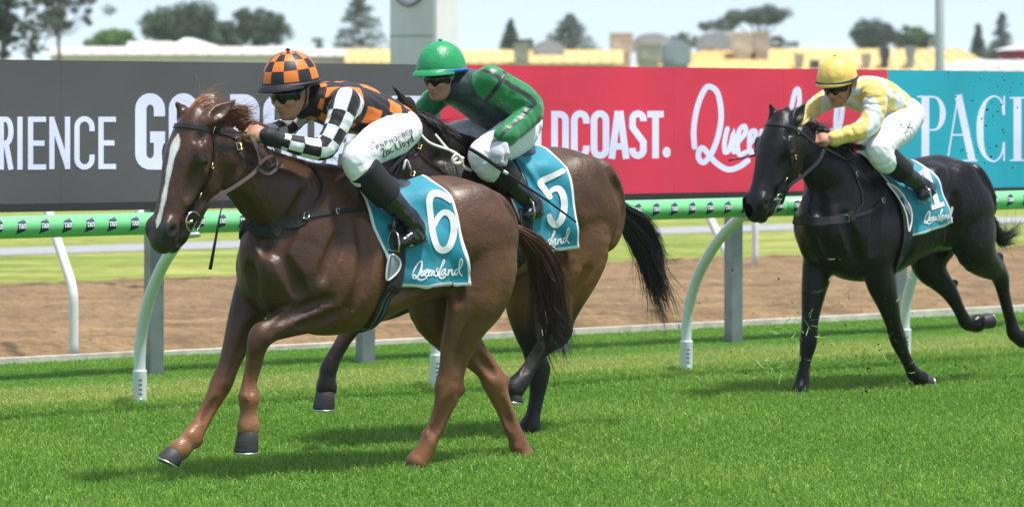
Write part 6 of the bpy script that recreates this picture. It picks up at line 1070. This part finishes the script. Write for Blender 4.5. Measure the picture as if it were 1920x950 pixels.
def dye1(V, reg, uvs, H):
    C = np.repeat(BK[None], len(V), 0); u, a, _ = uvs[0]; fu, fa = (u + .02) / .125, (a + 3.3) / .62; sq = ((np.floor(fu).astype(int) + np.floor(fa).astype(int)) % 2 == 0) & (fu % 1 < .88) & (fa % 1 < .85); C[(reg == 0) & sq] = OR
    for i in (1, 2):
        u, a, _ = uvs[i]; sq = (np.floor(u / .082).astype(int) + np.floor((a + 3.4) / 1.05).astype(int)) % 2 == 0; m = reg == i; C[m] = np.where(sq[m][:, None], WH, BK); L = u.max(); C[m & (u > L - .10)] = BK
    C[H.inv(V)[:, 2] > -.19 - 0 * V[:, 0]] = np.where((np.linalg.norm(V - H.c, axis=1) < .155)[H.inv(V)[:, 2] > -.19][:, None], BK, C[H.inv(V)[:, 2] > -.19]); return C
def dye2(V, reg, uvs, H):
    C = np.repeat(DGR[None], len(V), 0); u0, a0, _ = uvs[0]; C[(reg == 0) & ((np.abs(u0 - .30) < .014) | (np.abs(np.abs(a0) - 1.2) < .07))] = BK
    for i in (1, 2):
        u, a, _ = uvs[i]; m = reg == i; C[m] = GRN; C[m & (np.abs(a - (-1.75 if i == 1 else 1.2)) < .17)] = BK; C[m & (np.abs(u - .045) < .012)] = BK
    return C
def dye3(V, reg, uvs, H):
    C = np.repeat(WH[None], len(V), 0); u, a, _ = uvs[0]; p, q = u / .115 + a / 1.0, u / .115 - a / 1.0; C[(reg == 0) & ((np.floor(p) + np.floor(q)).astype(int) % 2 == 0)] = YEL
    for i in (1, 2):
        u, a, _ = uvs[i]; m = reg == i; C[m] = YEL; C[m & (u > .03) & (u < .30) & (np.sin(u * 23 + a * 2.2) > -.35)] = WH
    return C
chk = lambda i, n, j, N: (1 if i >= n - 2 else ((min(i, n - 3) * 4 // (n - 2)) + (j * 12 // N)) % 2)
solid = lambda i, n, j, N: 0
j1 = jockey(F1, dict(label='jockey in orange and black checks with checked sleeves, riding the chestnut horse', torso=[(752, 236, 0, .13, .095), (712, 220, 0, .155, .118), (660, 202, 0, .185, .13), (622, 196, 0, .185, .115), (600, 190, 0, .11, .085)],
    arms=[[(648, 192, .19, .078, .08), (636, 228, .22, .064, .066), (616, 268, .235, .056, .06), (600, 280, .235, .052, .055), (558, 272, .22, .047, .048), (515, 260, .19, .038, .038), (500, 255, .18, .033, .034)], [(588, 190, -.18, .075, .075), (562, 212, -.21, .06, .062), (536, 238, -.22, .053, .055), (520, 246, -.2, .048, .05), (495, 250, -.13, .038, .04), (478, 252, -.08, .034, .035)]],
    thighs=[[(750, 248, .08, .095, .095), (740, 252, .13, .10, .11), (712, 266, .19, .10, .104), (684, 286, .235, .084, .088), (668, 300, .25, .075, .078), (676, 316, .26, .07, .074), (690, 332, .27, .062, .066)], [(750, 250, -.08, .095, .095), (736, 256, -.13, .1, .1), (700, 265, -.2, .1, .105), (672, 290, -.25, .08, .085), (688, 320, -.26, .065, .07)]],
    shins=[[(686, 322, .27, .066, .074), (706, 345, .275, .062, .072), (730, 372, .28, .055, .064), (752, 394, .285, .048, .056), (768, 410, .29, .046, .052), (778, 424, .29, .044, .05)], [(688, 320, -.26, .064, .072), (735, 372, -.28, .055, .062), (775, 420, -.29, .044, .05)]],
    feet=[[(789, 440, .29), (748, 454, .31)], [(786, 440, -.29), (744, 454, -.31)]], seat=(752, 244, 0, (.085, .15, .085)), head=(547, 174, 0), look=(19, -16, 0), hk=1.1,
    hands=[(P_ := (504, 256, .18), (474, 245, .12), (-.2, -.6, -.6), 1), ((482, 252, -.08), (460, 250, -.05), (0, .5, -.8), -1)], dye=dye1, silk=M_lycra, amp=.0016, cap=[M_or, M_bk], capmi=chk, peak=M_bk, band=M_bk, button=M_bk, lift=.052, res=.0042, tilt=8, brim=.04, helm=(.148, .130, .150)))
j2 = jockey(F2, dict(label='jockey in green satin silks with dark green body, riding the bay horse', torso=[(962, 224, 0, .135, .105), (935, 205, 0, .17, .135), (900, 180, 0, .19, .135), (872, 168, 0, .185, .115), (852, 165, 0, .11, .085)],
    arms=[[(918, 150, .19, .085, .088), (945, 168, .22, .085, .088), (975, 188, .24, .092, .096), (990, 206, .26, .086, .09), (978, 228, .30, .068, .07), (958, 246, .34, .06, .062), (943, 258, .36, .048, .05)], [(835, 165, -.18, .08, .08), (812, 190, -.2, .068, .07), (790, 214, -.2, .06, .062), (776, 236, -.16, .05, .052), (770, 256, -.1, .042, .044)]],
    thighs=[[(972, 232, .08, .10, .10), (972, 248, .13, .11, .112), (945, 268, .2, .105, .105), (918, 282, .24, .088, .09), (905, 292, .25, .08, .082), (912, 306, .255, .073, .076), (924, 318, .26, .062, .065)], [(968, 236, -.08, .095, .1), (932, 248, -.13, .1, .1), (880, 255, -.19, .095, .1), (850, 262, -.22, .08, .085), (862, 290, -.24, .065, .07)]],
    shins=[[(922, 302, .26, .062, .07), (940, 322, .265, .06, .068), (960, 345, .27, .054, .062), (978, 362, .275, .047, .055), (990, 374, .28, .045, .05), (1000, 385, .28, .044, .05)], [(862, 285, -.25, .06, .065), (905, 335, -.26, .05, .06), (940, 375, -.27, .044, .05)]],
    feet=[[(1009, 391, .28), (985, 404, .30)], [(945, 395, -.27), (915, 405, -.28)]], seat=(980, 232, 0, (.10, .15, .1)), head=(828, 146, 0), look=(22, -12, 0), hk=1.04, hands=[((941, 262, .365), (931, 290, .375), (-.75, -.3, -.1), 1), ((772, 258, -.09), (764, 276, -.05), (0, .6, -.6), -1)],
    dye=dye2, silk=M_satin, amp=.002, ws=.5, fold=.007, wl=.06, cap=[M_capg], capmi=solid, peak=M_capg, band=M_blue, button=M_capg, lift=.048, tilt=8, brim=.045, crease=.02, helm=(.152, .132, .156), glove=True, gstrap=M_blue, skin=(.50, .25, .175)))
j3 = jockey(F3, dict(label='jockey in yellow and white checked silks with gold cap, riding the black horse', torso=[(1690, 218, 0, .14, .12), (1668, 200, 0, .165, .13), (1640, 182, 0, .185, .13), (1616, 176, 0, .18, .11), (1602, 174, 0, .11, .085)],
    arms=[[(1640, 176, .19, .08, .082), (1640, 205, .22, .072, .075), (1630, 232, .23, .066, .068), (1612, 246, .22, .06, .06), (1590, 252, .19, .052, .052), (1572, 258, .16, .042, .042), (1562, 261, .15, .036, .036)], [(1585, 175, -.18, .078, .08), (1555, 185, -.2, .066, .07), (1530, 200, -.2, .058, .06), (1512, 222, -.15, .048, .05), (1508, 240, -.08, .04, .042)]],
    thighs=[[(1696, 222, .08, .11, .11), (1688, 236, .13, .11, .115), (1672, 252, .2, .105, .105), (1654, 272, .24, .09, .09), (1648, 284, .255, .083, .083), (1656, 296, .26, .076, .078), (1664, 304, .265, .064, .066)], [(1692, 226, -.08, .1, .1), (1682, 238, -.13, .1, .105), (1652, 256, -.2, .095, .1), (1632, 275, -.25, .08, .085), (1648, 300, -.26, .065, .07)]],
    shins=[[(1664, 296, .265, .062, .07), (1680, 310, .27, .06, .066), (1698, 326, .275, .054, .06), (1714, 338, .28, .047, .054), (1726, 346, .285, .045, .05), (1735, 352, .29, .043, .048)], [(1648, 298, -.26, .06, .068), (1690, 330, -.27, .052, .06), (1722, 358, -.28, .044, .05)]],
    feet=[[(1745, 352, .29), (1728, 366, .31)], [(1732, 362, -.28), (1710, 372, -.29)]], seat=(1696, 216, 0, (.115, .15, .115)), head=(1571, 160, 0), look=(20, -24, 0), hk=1.02, hands=[((1564, 261, .15), (1540, 258, .11), (-.2, -.6, -.6), 1), ((1508, 243, -.08), (1500, 258, -.04), (0, .6, -.6), -1)],
    dye=dye3, silk=M_satin2, amp=.002, ws=.7, fold=.006, wl=.055, cap=[M_capy], capmi=solid, peak=M_capy, band=M_bk, button=M_capy, lift=.045, tilt=12, brim=.022, crease=.02, helm=(.148, .128, .150), skin=(.46, .215, .14)))
def held_whip(fr, rows, grip, label):
    pts = spline([fr.P(*r) for r in rows], 6); base = pts[-1]; root = empty('whip', fr.world(base), fr.rz, label, 'whip', 'riding whips'); n = len(pts); k = int(n * grip); MB().tube(pts[:k + 1] - base, [.011] * (k + 1), 8).build('grip', M_whip, root); MB().tube(pts[k:] - base, np.linspace(.008, .006, n - k), 8).build('shaft', M_whip, root); MB().tube([pts[k] - base, pts[min(k + 1, n - 1)] - base], .0105, 8).build('collar', M_edge, root)
held_whip(F2, [(880, 278, .40), (912, 298, .40), (960, 332, .39), (1020, 372, .38), (1080, 416, .38)], .4, 'black whip with ribbed grip held by the jockey in green')
held_whip(F3, [(1530, 258, .05), (1480, 272, -.02), (1430, 288, -.1), (1366, 301, -.18)], .35, 'black whip of the jockey in yellow, poking out past the black horse')
M_ink = mat('black_ink', (.02, .02, .025), .7); M_ink2 = mat('purple_ink', (.12, .05, .10), .7); M_rule = mat('stitch_pink', (.62, .35, .42), .7)
write_on(j1, 'Zac Lloyd', 718, 294, 48, -25, 13.5, 1.7, M_ink, .62)
fnb = on_sdf(j1); mbx = MB()
for ch, x0 in zip('PNPHORSES', (0, 9.0, 18.5, 28, 37, 46, 54.5, 62.5, 69.5)):
    for st in block_letter(ch, 1, 0, 0, 6.5, 9, 1.1): ribbon(mbx, [(703 + (x0 + x) * .885 + y * .42 * 1, 273 - (x0 + x) * .42 + y * .885 - 0) for x, y in st], 1.1, fnb)
mbx.build('lettering', M_ink2, j1['root']); mbx = MB(); ribbon(mbx, [(698 + 6.5 * math.cos(a) , 272 + 6 * math.sin(a)) for a in np.linspace(.4, 5.6, 14)], 1.2, fnb); ribbon(mbx, [(698 + 3 * math.cos(a) , 271 + 3 * math.sin(a)) for a in np.linspace(0, 6, 10)], 1.0, fnb); mbx.build('emblem', M_rule, j1['root'])
fn3 = on_sdf(j3); mbx = MB()
for st in ([(1682, 246), (1690, 232), (1697, 250)], [(1699, 232), (1700, 248)], [(1690, 240), (1704, 238)], [(1707, 228), (1702, 240), (1710, 240)]): ribbon(mbx, st, 1.8, fn3, 0, .0005)
mbx.build('lettering', M_ink, j3['root'])
# ------------------------------------------------------------------ turf kicked up by the last horse
def debris():
    rg = np.random.default_rng(11); m = MB(); D0 = 21.0
    for i in range(230):
        a = rg.random(); px = rg.normal(1640, 110) if a < .55 else (rg.normal(1480, 60) if a < .75 else rg.normal(1850, 35)); py = rg.normal(690, 55) if a < .55 else (rg.normal(560, 90) if a < .75 else rg.normal(215, 60)); p = np.array(at_depth(px, py, D0 + rg.normal(0, .35) - (.4 if a < .75 else 0)))
        if p[2] < .03: continue
        r = rg.uniform(.0025, .008) * (1.6 if rg.random() < .06 else 1); q = rg.normal(0, 1, (6, 3)) * .35 * r; base = np.array([(1, 0, 0), (-1, 0, 0), (0, 1, 0), (0, -1, 0), (0, 0, 1), (0, 0, -1)]) * r; m.add(p + base + q, [(0, 2, 4), (2, 1, 4), (1, 3, 4), (3, 0, 4), (2, 0, 5), (1, 2, 5), (3, 1, 5), (0, 3, 5)])
    for i in range(110):
        px, py = (rg.normal(1480, 45), rg.normal(640, 45)) if i < 70 else (rg.normal(1640, 70), rg.normal(620, 60)); p = np.array(at_depth(px, py, D0 - .5 + rg.normal(0, .3))); d = unit(rg.normal(0, 1, 3)) * rg.uniform(.02, .05); b = unit(np.cross(d, rg.normal(0, 1, 3))) * .0022
        if p[2] > .04: m.add([p - d - b, p - d + b, p + b, p - b, p + d + [0, 0, .008]], [(0, 1, 2, 3), (3, 2, 4)], 1)
    c = np.array(at_depth(1449, 688, D0 - .5))
    for i in range(26): d = unit(rg.normal(0, 1, 3) * [1, 1, .6] + [.4, 0, .5]) * rg.uniform(.04, .11); b = unit(np.cross(d, rg.normal(0, 1, 3))) * .0025; m.add([c - b, c + b, c + d * .6 + b, c + d * .6 - b, c + d - [0, 0, .01]], [(0, 1, 2, 3), (3, 2, 4)], 1)
    o = m.build('flying_divots', [mat('dark_soil', (.03, .02, .014), .9), mat('torn_grass', (.20, .34, .07), .6)], smooth=False); tag(o, 'bits of soil and torn grass flying up around the black horse', 'divots', kind='stuff')
debris()
# ------------------------------------------------------------------ summer haze: far trees and roofs fade
hm_ = bpy.data.materials.new('haze_air'); hm_.use_nodes = True; t_ = hm_.node_tree; t_.nodes.remove(t_.nodes['Principled BSDF']); pv_ = t_.nodes.new('ShaderNodeVolumePrincipled'); pv_.inputs['Color'].default_value = (.93, .96, 1, 1); pv_.inputs['Density'].default_value = .0003; pv_.inputs['Anisotropy'].default_value = .2; t_.links.new(pv_.outputs[0], t_.nodes['Material Output'].inputs['Volume'])
hz_ = MB().box((-130, -25, -1.2), (130, 380, 22)).build('haze', hm_, smooth=False); tag(hz_, 'thin summer haze over the course and the far trees', 'haze', kind='stuff')
